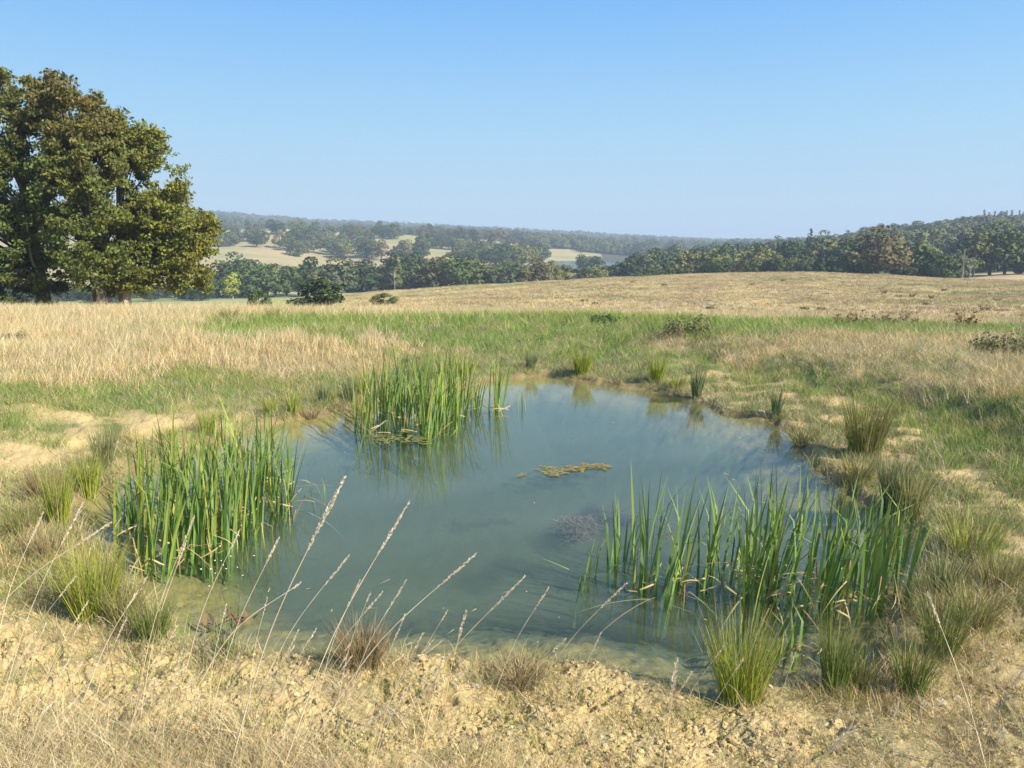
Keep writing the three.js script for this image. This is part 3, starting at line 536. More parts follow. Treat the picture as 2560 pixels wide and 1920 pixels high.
cattailRow([[1790, 1440, 260, 12], [1850, 1430, 290, 16], [1930, 1428, 290, 16], [2060, 1450, 290, 16], [2150, 1455, 280, 18], [2235, 1440, 250, 18]], 'in the back row of the right-bank stand', 'cattails of the right-bank stand', { lean: .1, dead: .22, thick: 1.0 });
cattail('tall thick cattail tuft at the open-water end of the right-bank stand', null, 1620, 1466, 330, 12, { spread: .1, lean: .02 });
cattail('cattail tuft rooted just in front of the tall end tuft, leaning right', null, 1655, 1480, 300, 8, { spread: .07, lean: .12 });
cattail('four sparse cattail blades alone in open water, short and spread', null, 1462, 1454, 150, 5, { spread: .12, dead: 0, lean: .05 });
cattail('sparse leaning cattail blades between the lone short tuft and the tall end tuft', null, 1542, 1396, 190, 7, { spread: .1, dead: 0, lean: .07 });
cattail('short sparse cattail blades in the shallows behind the biggest rush', null, 1966, 1636, 150, 9, { spread: .1, lean: .12 });

// ---------------------------------------------------------------- rushes and other tufts on the bank
const RUSH = { lime: [[.235, .33, .035], [.38, .42, .05]], green: [[.12, .20, .035], [.19, .25, .045]], blue: [[.13, .20, .08], [.19, .25, .11]], olive: [[.19, .235, .05], [.30, .31, .09]], brown: [[.27, .205, .105], [.22, .17, .085]], straw: [[.44, .35, .19], [.34, .29, .14]] };
const feet = [];
function rush(label, px, py, hPx, wPx, tone, n, o = {}) {
  const p = o.at ?? hit(px, py), dist = depthOf(p), k = dist / FOCAL, h = hPx * k * 1.05, w = wPx * k, R = mulberry(Math.round(px * 3 + py * 5)), t = group(o.name ?? 'rush_tuft', label, o.category ?? 'rush', o.group, V(p.x, p.y - .02, p.z));
  feet.push([p, w]);
  const live = new Ribbons(), dead = new Ribbons(), [c1, c2] = RUSH[tone], thin = clamp(.0022 + dist * .0004, .003, .009); n = Math.round(n * 1.3);
  for (let i = 0; i < n; i++) {
    const a = R() * 6.28, rr = w * .24 * Math.sqrt(R()), off = Math.sqrt(R()), lean = off * Math.atan(w * .36 / h) * 1.1, d = R() < (o.dead ?? .18), len = h * (d ? .45 + .5 * R() : .62 + .42 * R()) / Math.cos(lean * .8);
    const c = d ? jit(mixc(RUSH.straw[0], RUSH.brown[0], R()), R, .25) : jit(mixc(c1, c2, R()), R, .25);
    (d ? dead : live).blade([Math.cos(a) * rr, 0, Math.sin(a) * rr], a + (R() - .5) * 2.2, len, lean + (R() - .5) * .16, (o.curl ?? .3) * (R() < .12 ? 3.5 : 1) * R(), thin * (.8 + .5 * R()), 5, c, { face: R() * 3.14, tip: mixc(c, o.tip ?? RUSH.brown[0], .55), wind: .1 });
  }
  part('stems', live.build(), MAT.rush, t, 'stuff'); if (dead.p.length) part('dead_stems', dead.build(), MAT.grass, t, 'stuff');
  return t;
}
rush('biggest bright lime-green rush tuft at the near waterline, casting a dark shadow', 1852, 1742, 245, 205, 'lime', 380, { dead: .1, curl: .35 });
rush('slim dark green rush tuft standing right of the biggest rush', 2085, 1728, 240, 110, 'green', 190, { dead: .08 });
rush('thin green rush sprays beside the slim dark tuft', 2150, 1730, 150, 90, 'olive', 90);
rush('short green rush tuft with arching blades at the stony near corner', 2276, 1728, 190, 140, 'green', 190, { curl: .8 });
rush('large tangled green rush mass on the near right bank', 2350, 1640, 220, 150, 'green', 230, { dead: .25, curl: .8 });
rush('olive rush tuft rising behind the tangled green mass', 2430, 1570, 170, 160, 'olive', 200, { dead: .35, curl: 1.0 });
rush('rush tuft with reddish tips beside the narrow inlet', 2360, 1490, 170, 110, 'blue', 160, { dead: .25, curl: .7 });
rush('wide yellowish rush tuft on the right bank above the cattails', 2425, 1395, 160, 190, 'lime', 260, { dead: .35, curl: .6 });
rush('low brown-tipped rush at the water edge below the yellowish tuft', 2500, 1470, 120, 140, 'olive', 220, { dead: .4 });
rush('dark blue-green rush tuft overhanging the right waterline', 2225, 1275, 170, 90, 'blue', 260, { dead: .12 });
rush('olive rush tuft with dead stems beside the dark overhanging one', 2275, 1290, 150, 100, 'olive', 200, { dead: .4 });
rush('big round rush tuft with brown tips on the right bank', 2160, 1140, 165, 145, 'olive', 520, { dead: .2, tip: [.16, .08, .04] });
rush('small olive rush clump under the big round tuft', 2140, 1198, 80, 130, 'olive', 240, { dead: .4 });
rush('low dark rush clump at the waterline left of the big round tuft', 2010, 1110, 60, 110, 'olive', 240, { dead: .35 });
rush('thin blue-green rush on the bare clay of the far right bank', 1940, 1040, 85, 40, 'blue', 110, { dead: .05 });
rush('slim blue-green rush at the far right waterline', 1742, 990, 85, 46, 'blue', 150, { dead: .05 });
rush('low yellow-green rush between the two far right rushes', 1692, 968, 38, 66, 'lime', 130);
rush('bright rush tuft on the far bank, right of the round one', 1642, 955, 75, 56, 'lime', 220, { dead: .08 });
rush('round bright rush tuft in the middle of the far bank, mirrored in the pond', 1455, 934, 72, 66, 'lime', 260, { dead: .05 });
rush('small blue-green rush tuft on the far bank', 1328, 922, 52, 38, 'blue', 150, { dead: .05 });
rush('green rush tuft behind the far cattail stand', 1165, 940, 60, 80, 'lime', 200);
rush('low green rush close behind the top of the far stand', 1080, 950, 60, 90, 'green', 220);
rush('yellow-green rush left of the far cattail stand', 905, 990, 66, 44, 'lime', 150);
rush('blue-green rush nearest the far stand on its left', 876, 1000, 76, 50, 'blue', 170);
rush('blue-green rush on the left shore by the bare clay', 812, 1010, 66, 44, 'blue', 150);
rush('tiny lime rush at the left end of the far shore clay', 832, 1008, 40, 26, 'lime', 80);
rush('lime-green rush on the clay spit of the left shore', 735, 1036, 64, 40, 'lime', 150);
rush('leaning lime-green rush above the left cattail stand', 676, 1040, 58, 48, 'lime', 140);
rush('withered brown tuft on the clay spit', 778, 1042, 34, 70, 'brown', 160, { dead: .8, name: 'dry_tuft', category: 'dry tuft' });
rush('yellow-green rush behind the left cattail stand', 522, 1086, 76, 64, 'lime', 190);
rush('small yellow rush behind the left end of the cattail stand', 420, 1106, 50, 70, 'lime', 150);
rush('tall blue-green rush between clay and left cattail stand', 262, 1170, 120, 70, 'blue', 220);
rush('yellow-green rush beside the tall blue-green one on the left bank', 222, 1240, 130, 80, 'lime', 230);
rush('bright green rush tuft at the left end of the pond', 150, 1316, 170, 80, 'lime', 280);
rush('brown rush tuft behind the bright one at the left end', 110, 1250, 110, 110, 'brown', 220, { dead: .5 });
rush('grey-green rush tuft at the picture edge of the left bank', 55, 1340, 110, 110, 'olive', 200, { dead: .35 });
rush('pale dry tuft on the left bank before the bright rush', 120, 1400, 120, 120, 'straw', 200, { dead: .5, name: 'dry_tuft', category: 'dry tuft' });
rush('large yellow-green rush tuft on the near left bank', 235, 1535, 210, 190, 'lime', 480, { dead: .15 });
rush('arching olive rush beside the large yellow-green tuft', 312, 1552, 150, 140, 'olive', 240, { dead: .3, curl: .7 });
rush('dark green rush tuft at the near left waterline', 385, 1596, 130, 120, 'green', 260, { dead: .2 });
rush('thin sparse rush stems on the near shore', 560, 1640, 130, 90, 'blue', 60, { dead: .2 });
rush('dark brownish sedge clump on the near shore', 905, 1662, 130, 170, 'brown', 420, { dead: .35, curl: .5 });
rush('pale rounded grass tuft over a dark hollow on the near shore', 1300, 1706, 90, 170, 'straw', 420, { dead: .4, curl: 1.2, name: 'grass_tuft', category: 'grass tuft' });
rush('tall dark rush tuft at the far edge of the meadow', 575, 800, 42, 66, 'olive', 160, { dead: .3, curl: .5 });
rush('upright rush tuft at the meadow edge, right of the dark one', 683, 797, 42, 52, 'olive', 110, { dead: .35 });
rush('brown sedge in the straw strip past the meadow edge', 755, 786, 26, 90, 'brown', 110, { dead: .5 });

// ---------------------------------------------------------------- weeds, brambles, dead stalks along the strip
function weed(name, label, category, px, py, hPx, wPx, tones, n, o = {}) {
  const p = hit(px, py), k = depthOf(p) / FOCAL, h = hPx * k, w = wPx * k, R = mulberry(px * 13 + py), t = group(name, label, category, o.group, V(p.x, p.y - .03, p.z)), st = new Ribbons(), lf = new Ribbons();
  for (let i = 0; i < n; i++) {
    const a = R() * 6.28, rr = w * .42 * Math.sqrt(R()), sx = Math.cos(a) * rr, sz = Math.sin(a) * rr * .7, len = h * (.5 + .65 * R()) * (1 - .7 * rr / w), lean = .15 + .4 * R(), yaw = a + (R() - .5), c = jit(o.stem ?? [.16, .10, .06], R, .3);
    st.blade([sx, 0, sz], yaw, len, lean, .2 * R(), .012, 4, c, { face: R() * 3 });
    for (let j = 0; j < (o.leaves ?? 10); j++) { const f = .25 + .75 * R(), [u, v] = perp(rndDir(R), R), s = (o.leaf ?? .035) * (.6 + .8 * R()); lf.flake([sx + Math.cos(yaw) * Math.sin(lean) * len * f + (R() - .5) * .07, Math.cos(lean) * len * f, sz + Math.sin(yaw) * Math.sin(lean) * len * f + (R() - .5) * .07], u.map((e) => e * s), v.map((e) => e * s * .55), jit(tones[Math.floor(R() * tones.length)], R, .35)); }
  }
  part('stems', st.build(), MAT.plain, t, 'stuff'); part('leaves', lf.build(), MAT.grass, t, 'stuff'); return t;
}
const BRAMBLE = [[.10, .16, .05], [.14, .20, .06], [.20, .22, .08], [.26, .20, .12]], DOCK = [[.20, .11, .06], [.26, .16, .09], [.16, .10, .07]];
weed('bramble_bush', 'dark bramble with dead tips standing on the green strip', 'bramble', 1716, 834, 58, 120, BRAMBLE, 80, { leaves: 11, leaf: .026 });
weed('bramble_bush', 'shadowy bramble clump beside the meadow at the picture edge', 'bramble', 2500, 884, 66, 150, BRAMBLE, 95, { leaves: 11, leaf: .026 });
weed('bramble_bush', 'small dark bramble at the very end of the green strip', 'bramble', 2556, 870, 50, 60, BRAMBLE, 34, { leaves: 11, leaf: .026 });
[[2098, 812, 44], [2118, 814, 34], [2140, 812, 50], [2168, 814, 40], [2205, 812, 52], [2226, 815, 36], [2250, 812, 52], [2276, 816, 34]].forEach(([x, y, h], i) => weed('dead_dock', `dead brown dock stalk at the strip edge, ${ordinal(i + 1)} dock from the left`, 'dock plant', x, y, h, 22, DOCK, 7, { leaves: 16, leaf: .03, group: 'dead docks along the strip' }));
weed('yellowing_thistle', 'tall thistle with yellowing leaves alone at the strip edge', 'thistle', 2405, 822, 66, 40, [[.22, .12, .07], [.45, .36, .05], [.18, .13, .07]], 12, { leaves: 22, leaf: .035 });
weed('dead_dock', 'small dead dock beside the yellowing thistle', 'dock plant', 2428, 824, 40, 20, DOCK, 6, { leaves: 12 });
weed('dead_dock', 'reddish dead dock alone in the straw strip behind the far stand', 'dock plant', 869, 788, 26, 16, DOCK, 5, { leaves: 14 });
weed('green_weed', 'broad dark green weed clump on the green strip', 'weed clump', 1512, 806, 26, 80, [[.05, .10, .03], [.07, .12, .035]], 60, { leaves: 10, stem: [.08, .11, .04] });
weed('green_weed', 'low grey-green weed clump in the dry meadow, left of centre', 'weed clump', 40, 850, 26, 50, [[.13, .15, .06], [.10, .12, .05]], 40, { leaves: 8, stem: [.2, .18, .08] });
[[1582, 708, 12, 14], [1662, 714, 8, 20], [1460, 756, 12, 22], [1490, 760, 8, 30], [1776, 772, 9, 22], [1958, 704, 10, 12], [2210, 735, 12, 10], [2244, 744, 9, 22], [2280, 745, 18, 10], [2326, 748, 14, 12], [2460, 778, 20, 26], [2316, 762, 8, 18], [2360, 728, 10, 14], [2012, 774, 10, 22], [2056, 774, 8, 30], [2372, 796, 8, 44], [1880, 712, 6, 14], [2490, 752, 8, 20]].forEach(([x, y, h, w], i) => { weed('hill_weed', `small dark weed clump on the golden hill, ${ordinal(i + 1)} listed along the slope from the left`, 'weed clump', x, y, h, w, [[.12, .12, .06], [.20, .15, .09]], 26, { leaves: 9, leaf: .07, stem: [.15, .12, .07], group: 'dark weeds on the golden hill' }); });

// ---------------------------------------------------------------- on and in the water
function pondweed(label, pts, n, w, h, tones) {        // oval floating leaves, each a part
  const R = mulberry(pts.length * 31 + n), c0 = onPlane(pts[0][0], pts[0][1], 0), t = group('floating_pondweed', label, 'pondweed', null, V(c0.x, .004, c0.z));
  const geos = tones.map((c, k) => { const q = new Ribbons(), r = mulberry(40 + k); q.blade([-.5, 0, 0], 0, 1, Math.PI / 2, -.12, .34, 6, jit(c, r, .1), { profile: (s) => Math.sin(Math.PI * clamp(s * .94 + .03, 0, 1)) }); return q.build(); });
  for (let i = 0; i < n; i++) { const [x, y] = pts[Math.floor(R() * pts.length)], p = onPlane(x + (R() * 2 - 1) * w, y + (R() * 2 - 1) * h, 0), m = part('leaf', geos[Math.floor(R() * geos.length)], MAT.reed, t), s = .07 + .06 * R(); m.position.set(p.x - c0.x, .001 * (i % 7) + .002, p.z - c0.z); m.rotation.set((R() - .5) * .16, R() * 6.28, (R() - .5) * .16 + .03); m.scale.setScalar(s); }
}
const PW = [[.26, .22, .05], [.33, .24, .07], [.30, .16, .09], [.20, .21, .05]];
pondweed('straggling patch of yellow-brown pondweed leaves in the middle of the pond', [[1350, 1178], [1370, 1172], [1395, 1180], [1420, 1172], [1445, 1172], [1465, 1166], [1490, 1168], [1508, 1170], [1380, 1186]], 110, 16, 6, PW);
pondweed('few floating leaves just apart from the middle pondweed patch', [[1303, 1190]], 6, 9, 3, PW);
pondweed('olive pondweed leaves floating at the foot of the far cattails', [[930, 1090], [965, 1096], [1000, 1100], [1040, 1098], [960, 1108], [1060, 1104], [990, 1090]], 90, 20, 7, [[.20, .21, .05], [.26, .22, .06], [.15, .17, .05]]);
for (const [label, pts, n, y0] of [['brown submerged weed mass close under the surface, nearest the lone cattail blades', [[1420, 1292], [1450, 1298], [1470, 1285], [1440, 1310]], 900, -.05], ['purplish submerged weed mass behind the brown one', [[1470, 1258], [1505, 1262], [1540, 1266], [1490, 1250], [1570, 1268]], 900, -.10], ['small faint weed just under water beside the tall end cattails', [[1668, 1305]], 60, -.06]]) {
  const R = mulberry(n + pts[0][0]), c0 = onPlane(pts[0][0], pts[0][1], 0), t = group('submerged_weed', label, 'water weed', null, V(c0.x, 0, c0.z)), q = new Ribbons();
  for (let i = 0; i < n; i++) { const [x, y] = pts[Math.floor(R() * pts.length)], p = onPlane(x + (R() + R() - 1) * 36, y + (R() + R() - 1) * 20, 0); q.blade([p.x - c0.x, y0 - .10 * R(), p.z - c0.z], R() * 6.28, .05 + .10 * R(), 1.0 + .6 * R(), .5, .008, 3, jit(y0 < -.08 ? [.085, .065, .07] : [.20, .14, .09], R, .35)); }
  part('stems', q.build(), MAT.plain, t, 'stuff');
}
{
  const R = mulberry(909), q = new Ribbons();
  for (let i = 0; i < 260; i++) { const a = R() * 6.28, x = -.3 + 3.7 * Math.cos(a) * Math.sqrt(R()), z = -8.8 + 4.9 * Math.sin(a) * Math.sqrt(R()), d = -shoreDist(x, z); if (d < .05 || R() < smoothstep(d, .3, 1.4) * .9) continue; q.blade([x, .004, z], R() * 6.28, .02 + .12 * R() * R(), 1.56, 0, .006 + .006 * R(), 2, jit([.42, .33, .18], R, .4)); }
  top('floating_litter', q.build(), MAT.plain, { kind: 'stuff', label: 'bits of dead straw floating along the pond margin', category: 'litter' });
}
{ // water plantain: branching flower stems over dead brown leaves
  const p = onPlane(580, 1548, 0), R = mulberry(77), t = group('water_plantain', 'water plantain with tiny white flowers above brown dead leaves near the left shore', 'water plant', null, p), st = new Ribbons();
  const k = Math.hypot(p.x, EYE, p.z) / FOCAL;
  for (let i = 0; i < 9; i++) { const e = st.blade([(R() - .5) * .08, -.05, (R() - .5) * .08], R() * 6.28, .22 + .16 * R(), .1 + .15 * R(), .2, .006, 5, [.13, .17, .05]); for (let j = 0; j < 7; j++) { const f = st.blade(e.map((v, n) => v - (n === 1 ? .03 * j * R() : 0)), R() * 6.28, .05 + .05 * R(), .7, .2, .0025, 2, [.16, .19, .07]); if (j === 3 || (j === 5 && i < 3)) { const m = part('flower', FLOWER(), PETAL(), t); m.position.set(...f); m.scale.setScalar(.45 + .3 * R()); } } }
  part('stems', st.build(), MAT.reed, t, 'stuff');
  for (let i = 0; i < 14; i++) { const q = new Ribbons(); q.blade([0, 0, 0], R() * 6.28, .08 + .09 * R(), .5 + .8 * R(), .6, .028, 5, jit(i % 3 ? [.11, .06, .04] : [.19, .13, .06], R, .3), { profile: (s) => Math.sin(Math.PI * clamp(s * .9 + .08, 0, 1)) }); const m = part('dead_leaf', q.build(), MAT.plain, t); m.position.set((R() - .5) * .3, -.02, (R() - .5) * .2); }
}
function FLOWER() { return FLOWER.g ??= (() => { const q = new Ribbons(); for (let a = 0; a < 3; a++) q.blade([0, 0, 0], a * 2.09, .011, 1.1, .2, .012, 2, [.85, .83, .82], { profile: (s) => .3 + Math.sin(Math.PI * s * .8) }); return q.build(); })(); }
function PETAL() { return MAT.plain; }

// ---------------------------------------------------------------- grass, clods, stones
const GR = {
  dry: [[.67, .555, .34], [.58, .475, .28], [.47, .40, .21]], green: [[.16, .28, .045], [.22, .32, .065], [.32, .34, .10]], olive: [[.30, .30, .105], [.38, .34, .145], [.22, .25, .07]],
};
function tuft(seed, n, h, spread, width, tones, o = {}) {
  const R = mulberry(seed), q = new Ribbons();
  for (let i = 0; i < n; i++) { const a = R() * 6.28, rr = spread * Math.sqrt(R()); q.blade([Math.cos(a) * rr, -.02, Math.sin(a) * rr], R() * 6.28, h * (.45 + .65 * R()), (o.lean ?? .25) * (.3 + R()), (o.curl ?? .6) * R(), width * (.7 + .6 * R()), o.segs ?? 3, jit(tones[Math.floor(R() * tones.length)], R, .28), { face: R() * 3.14, wind: o.wind ?? .22, tip: o.tip }); }
  return q.build();
}
const TUFTS = {
  dryTall: [1, 2, 3, 4].map((s) => tuft(300 + s, 24, .29, .18, .0065, [...GR.dry, GR.dry[0], GR.olive[1]], { lean: .42, curl: .8, wind: .32 })),
  lodged: [1, 2, 3, 4].map((s) => tuft(310 + s, 28, .34, .16, .0055, [...GR.dry, GR.dry[0], GR.olive[1]], { lean: .9, curl: 1.3, wind: .4, segs: 4 })),
  dryShort: [1, 2, 3].map((s) => tuft(320 + s, 26, .16, .12, .0038, [...GR.dry, GR.olive[1]], { lean: .7, curl: 1.0 })),
  green: [1, 2, 3, 4].map((s) => tuft(340 + s, 24, .24, .14, .0065, GR.green, { lean: .45, curl: 1.1 })),
  olive: [1, 2, 3].map((s) => tuft(360 + s, 24, .17, .13, .0045, [...GR.olive, GR.green[1]], { lean: .6, curl: 1.1 })),
  fine: [1, 2, 3].map((s) => tuft(380 + s, 22, .085, .07, .003, [...GR.olive, GR.green[1], GR.dry[2]], { lean: .8, curl: .8, segs: 2 })),
  mat: [1, 2, 3, 4].map((s) => tuft(400 + s, 30, .22, .13, .0028, [...GR.dry, GR.dry[0], GR.olive[1]], { lean: .75, curl: 1.2, wind: .3, segs: 4 })),
  coarse: [1, 2, 3].map((s) => tuft(420 + s, 16, .42, .5, .05, GR.dry, { lean: .5, curl: .8, segs: 2 })),
};
const bags = { dry: new Map(), green: new Map(), hill: new Map() };
const put = (bag, list, p, s, c, R, sy = 1) => { const g = list[Math.floor(R() * list.length)]; if (!bags[bag].has(g)) bags[bag].set(g, []); bags[bag].get(g).push([p, R() * 6.28, s, sy, c]); };
{
  const R = mulberry(555), tone = (k, x = 0, z = 0) => { const v = 1 + (R() - .5) * k, h = .05 * noise2(x * .3, z * .3) + .03 * noise2b(x * 1.1, z * 1.1); return [v * (1.03 + h), v * (1 + (R() - .5) * .06), v * (1 - h)]; };
  for (let r = 1.5; r < 62;) {
    const s = (.016 + .0105 * r) * .82;
    for (let az = -.94; az < .94; az += s / r) {
      const rr = r + (R() - .5) * s, aa = az + (R() - .5) * s / r, x = rr * Math.sin(aa), z = -rr * Math.cos(aa), d = rr < 24 ? shoreDist(x, z) : 9;
      if (d < .03) continue;
      const { dry, soil, strip, front } = cover(x, z, d), n = noise2(x * 2.1 + 30, z * 2.1), y = H(x, z, d) , p = V(x, y, z), big = clamp(.75 + rr * .022, .8, 1.9);
      if (front > .5) {
        if (R() < soil * 1.02 - (n > .55 ? .25 : 0)) { if (R() < .10) put('dry', TUFTS.dryShort, p, .35 + .4 * R(), tone(.4, x, z), R); if (R() < .10 + (n > .25 ? .38 : 0)) put('green', TUFTS.fine, p, .7 + .5 * R(), tone(.4, x, z), R); continue; }
        if (R() < .42) continue;
        const mat = smoothstep(z + 2.9 - .24 * x + .35 * n, -.3, .35) * smoothstep(-x, -1.2, .1);
        if (R() < mat) put('dry', TUFTS.mat, p, .75 + .5 * R(), tone(.35, x, z), R); else put(R() < .5 ? 'green' : 'dry', R() < .5 ? TUFTS.fine : TUFTS.dryShort, p, .55 + .5 * R(), tone(.4, x, z), R);
        continue;
      }
      if (R() < soil * .93) continue;
      const ok = R();
      if (strip > .5 && ok > dry) { put('green', TUFTS.green, p, (.9 + .55 * R()) * (big * .75) * (1 + .35 * n), tone(.4, x, z), R, .9); continue; }
      if (ok < dry) {
        const tall = smoothstep(d, 1.2, 3.2);
        const lie = clamp(smoothstep(x, -2.5, 1) * (rr < 21 ? 1 : .3) + .35 * n, 0, 1);
        if (R() < tall) { if (R() < lie) put('dry', TUFTS.lodged, p, (.6 + .45 * R()) * Math.min(big, 1.3), tone(.45, x, z), R); else put('dry', TUFTS.dryTall, p, (.7 + .45 * R()) * Math.min(big, 1.35), tone(.45, x, z), R, clamp(.95 + .5 * n, .5, 1.3)); } else put('dry', TUFTS.dryShort, p, 1 + .8 * R(), tone(.38, x, z), R);
        if (R() < .27) put('green', TUFTS.olive, p, big * (.8 + .5 * R()), tone(.4, x, z), R);
      } else {
        const hh = smoothstep(d, .2, 1.6);
        if (R() < .62 * hh) put('green', TUFTS.green, p, (.45 + .5 * R()) * (.6 + .5 * hh) * Math.min(big, 1.3), tone(.4, x, z), R); else put('green', R() < .6 ? TUFTS.olive : TUFTS.fine, p, (.7 + .6 * R()) * Math.min(big, 1.3), tone(.4, x, z), R);
        if (R() < .22) put('dry', TUFTS.dryShort, p, 1 + .6 * R(), tone(.4, x, z), R);
      }
    }
    r += s;
  }
  for (const [p, w] of feet) for (let i = 0; i < 26; i++) {   // dead thatch and short grass round the tussocks
    const a = R() * 6.28, q = w * (.1 + .85 * R()), x = p.x + Math.cos(a) * q, z = p.z + Math.sin(a) * q, d = shoreDist(x, z); if (d < .02) continue;
    put(i % 3 ? 'dry' : 'green', i % 3 ? (R() < .5 ? TUFTS.mat : TUFTS.dryShort) : TUFTS.olive, V(x, H(x, z, d), z), .55 + .6 * R(), tone(.5, x, z), R);
  }
  for (let i = 0; i < 52000; i++) {                     // rough grass of the golden hill
    const px = lerp(620, 2650, R()), r = Math.sqrt(lerp(72 * 72, 236 * 236, R())), p = polar(px, r);
    const c = hillField(px, r, p.x, p.z), v = (.62 + .6 * R()) * (1 + .3 * noise2(p.x * .12, p.z * .3)) / .46; put('hill', TUFTS.coarse, p, .45 + .8 * R(), [c[0] * v, c[1] * v * 1.28, c[2] * v * 2.2], R, .8);
  }
}
function sowing(name, label, category, bag) {
  const g = new THREE.Group(); g.name = name; g.userData = { kind: 'stuff', label, category }; scene.add(g);
  const M = new THREE.Matrix4(), Q = new THREE.Quaternion(), up = V(0, 1, 0);
  for (const [geo, list] of bag) { const im = new THREE.InstancedMesh(geo, MAT.grass, list.length); im.name = 'blades'; im.userData.kind = 'stuff'; im.castShadow = true; list.forEach(([p, a, s, sy, c], i) => { M.compose(p, Q.setFromAxisAngle(up, (a - 3.14) * .5), V(s, s * sy, s)); im.setMatrixAt(i, M); im.setColorAt(i, new THREE.Color(...c)); }); g.add(im); }
}
sowing('dry_grass', 'straw-coloured dry grass over the meadow and near bank', 'grass', bags.dry);
sowing('green_grass', 'green grass round the pond and along the strip', 'grass', bags.green);
sowing('hill_grass', 'rough golden grass on the hill beyond the meadow', 'grass', bags.hill);
{
  const R = mulberry(66), geo = [0, 1, 2].map((k) => { const g = new THREE.IcosahedronGeometry(1, 1), p = g.attributes.position; for (let i = 0; i < p.count; i++) { const x = p.getX(i), y = p.getY(i), z = p.getZ(i), v = 1 + .35 * noise3(x * 1.3 + k * 9, y * 1.3, z * 1.3) + .18 * noise3(x * 3, y * 3 + k, z * 3); p.setXYZ(i, x * v, y * v * .62, z * v); } g.computeVertexNormals(); return g; });
  const mat = new THREE.MeshStandardMaterial({ roughness: 1, map: null }), per = [[], [], []];
  for (let i = 0; i < 160000; i++) {
    const r = 1.6 + 10.5 * Math.pow(R(), 1.8), az = (R() * 2 - 1) * .9, x = r * Math.sin(az), z = -r * Math.cos(az), d = shoreDist(x, z); if (d < .03) continue;
    const { soil, front } = cover(x, z, d); if (R() > soil * (front > .4 ? .6 : .3) * smoothstep(noise2(x * 1.6, z * 1.6), -.9, .3)) continue;
    const s = .0025 + .011 * Math.pow(R(), 3) + (R() < .005 ? .012 : 0); per[i % 3].push([V(x, H(x, z, d) + soilBumps(x, z, .25 + .75 * soil) + s * .15, z), s]);
  }
  const g = new THREE.Group(); g.name = 'soil_clods'; g.userData = { kind: 'stuff', label: 'crumbled clods of dry yellow clay on the bare bank', category: 'soil' }; scene.add(g);
  const M = new THREE.Matrix4();
  per.forEach((list, k) => { const im = new THREE.InstancedMesh(geo[k], mat, list.length); im.name = 'clods'; im.userData.kind = 'stuff'; list.forEach(([p, s], i) => { M.compose(p, new THREE.Quaternion().setFromEuler(new THREE.Euler(R() * .6, R() * 6.28, R() * .6)), V(s * (1 + .5 * R()), s, s)); im.setMatrixAt(i, M); im.setColorAt(i, new THREE.Color(...jit(mixc(SOIL, SOILD, R() * .9), R, .16))); }); g.add(im); });
  [[2350, 1757, .035, 'pale flat stone at the near right corner, between two rush tufts'], [2312, 1762, .024, 'white chalky stone beside the flat one'], [2236, 1783, .02, 'small pale stone on the clay below the arching rush'], [2172, 1779, .022, 'grey stone left of the small pale one'], [2393, 1748, .026, 'rounded buff stone under the tangled rush mass'], [1246, 1780, .013, 'tiny white pebble on the clay below the grass tuft'], [1188, 1716, .022, 'buff stone beside the dark hollow of the grass tuft']].forEach(([px, py, s, label], i) => {
    const p = hit(px, py), m = top('stone', geo[i % 3], new THREE.MeshStandardMaterial({ color: new THREE.Color(...(i === 1 || i === 5 ? [.56, .52, .45] : [.47, .40, .30])), roughness: .9 }), { label, category: 'stone' }); m.position.copy(p); m.scale.set(s * 1.3, s, s); m.rotation.y = i;
  });
}

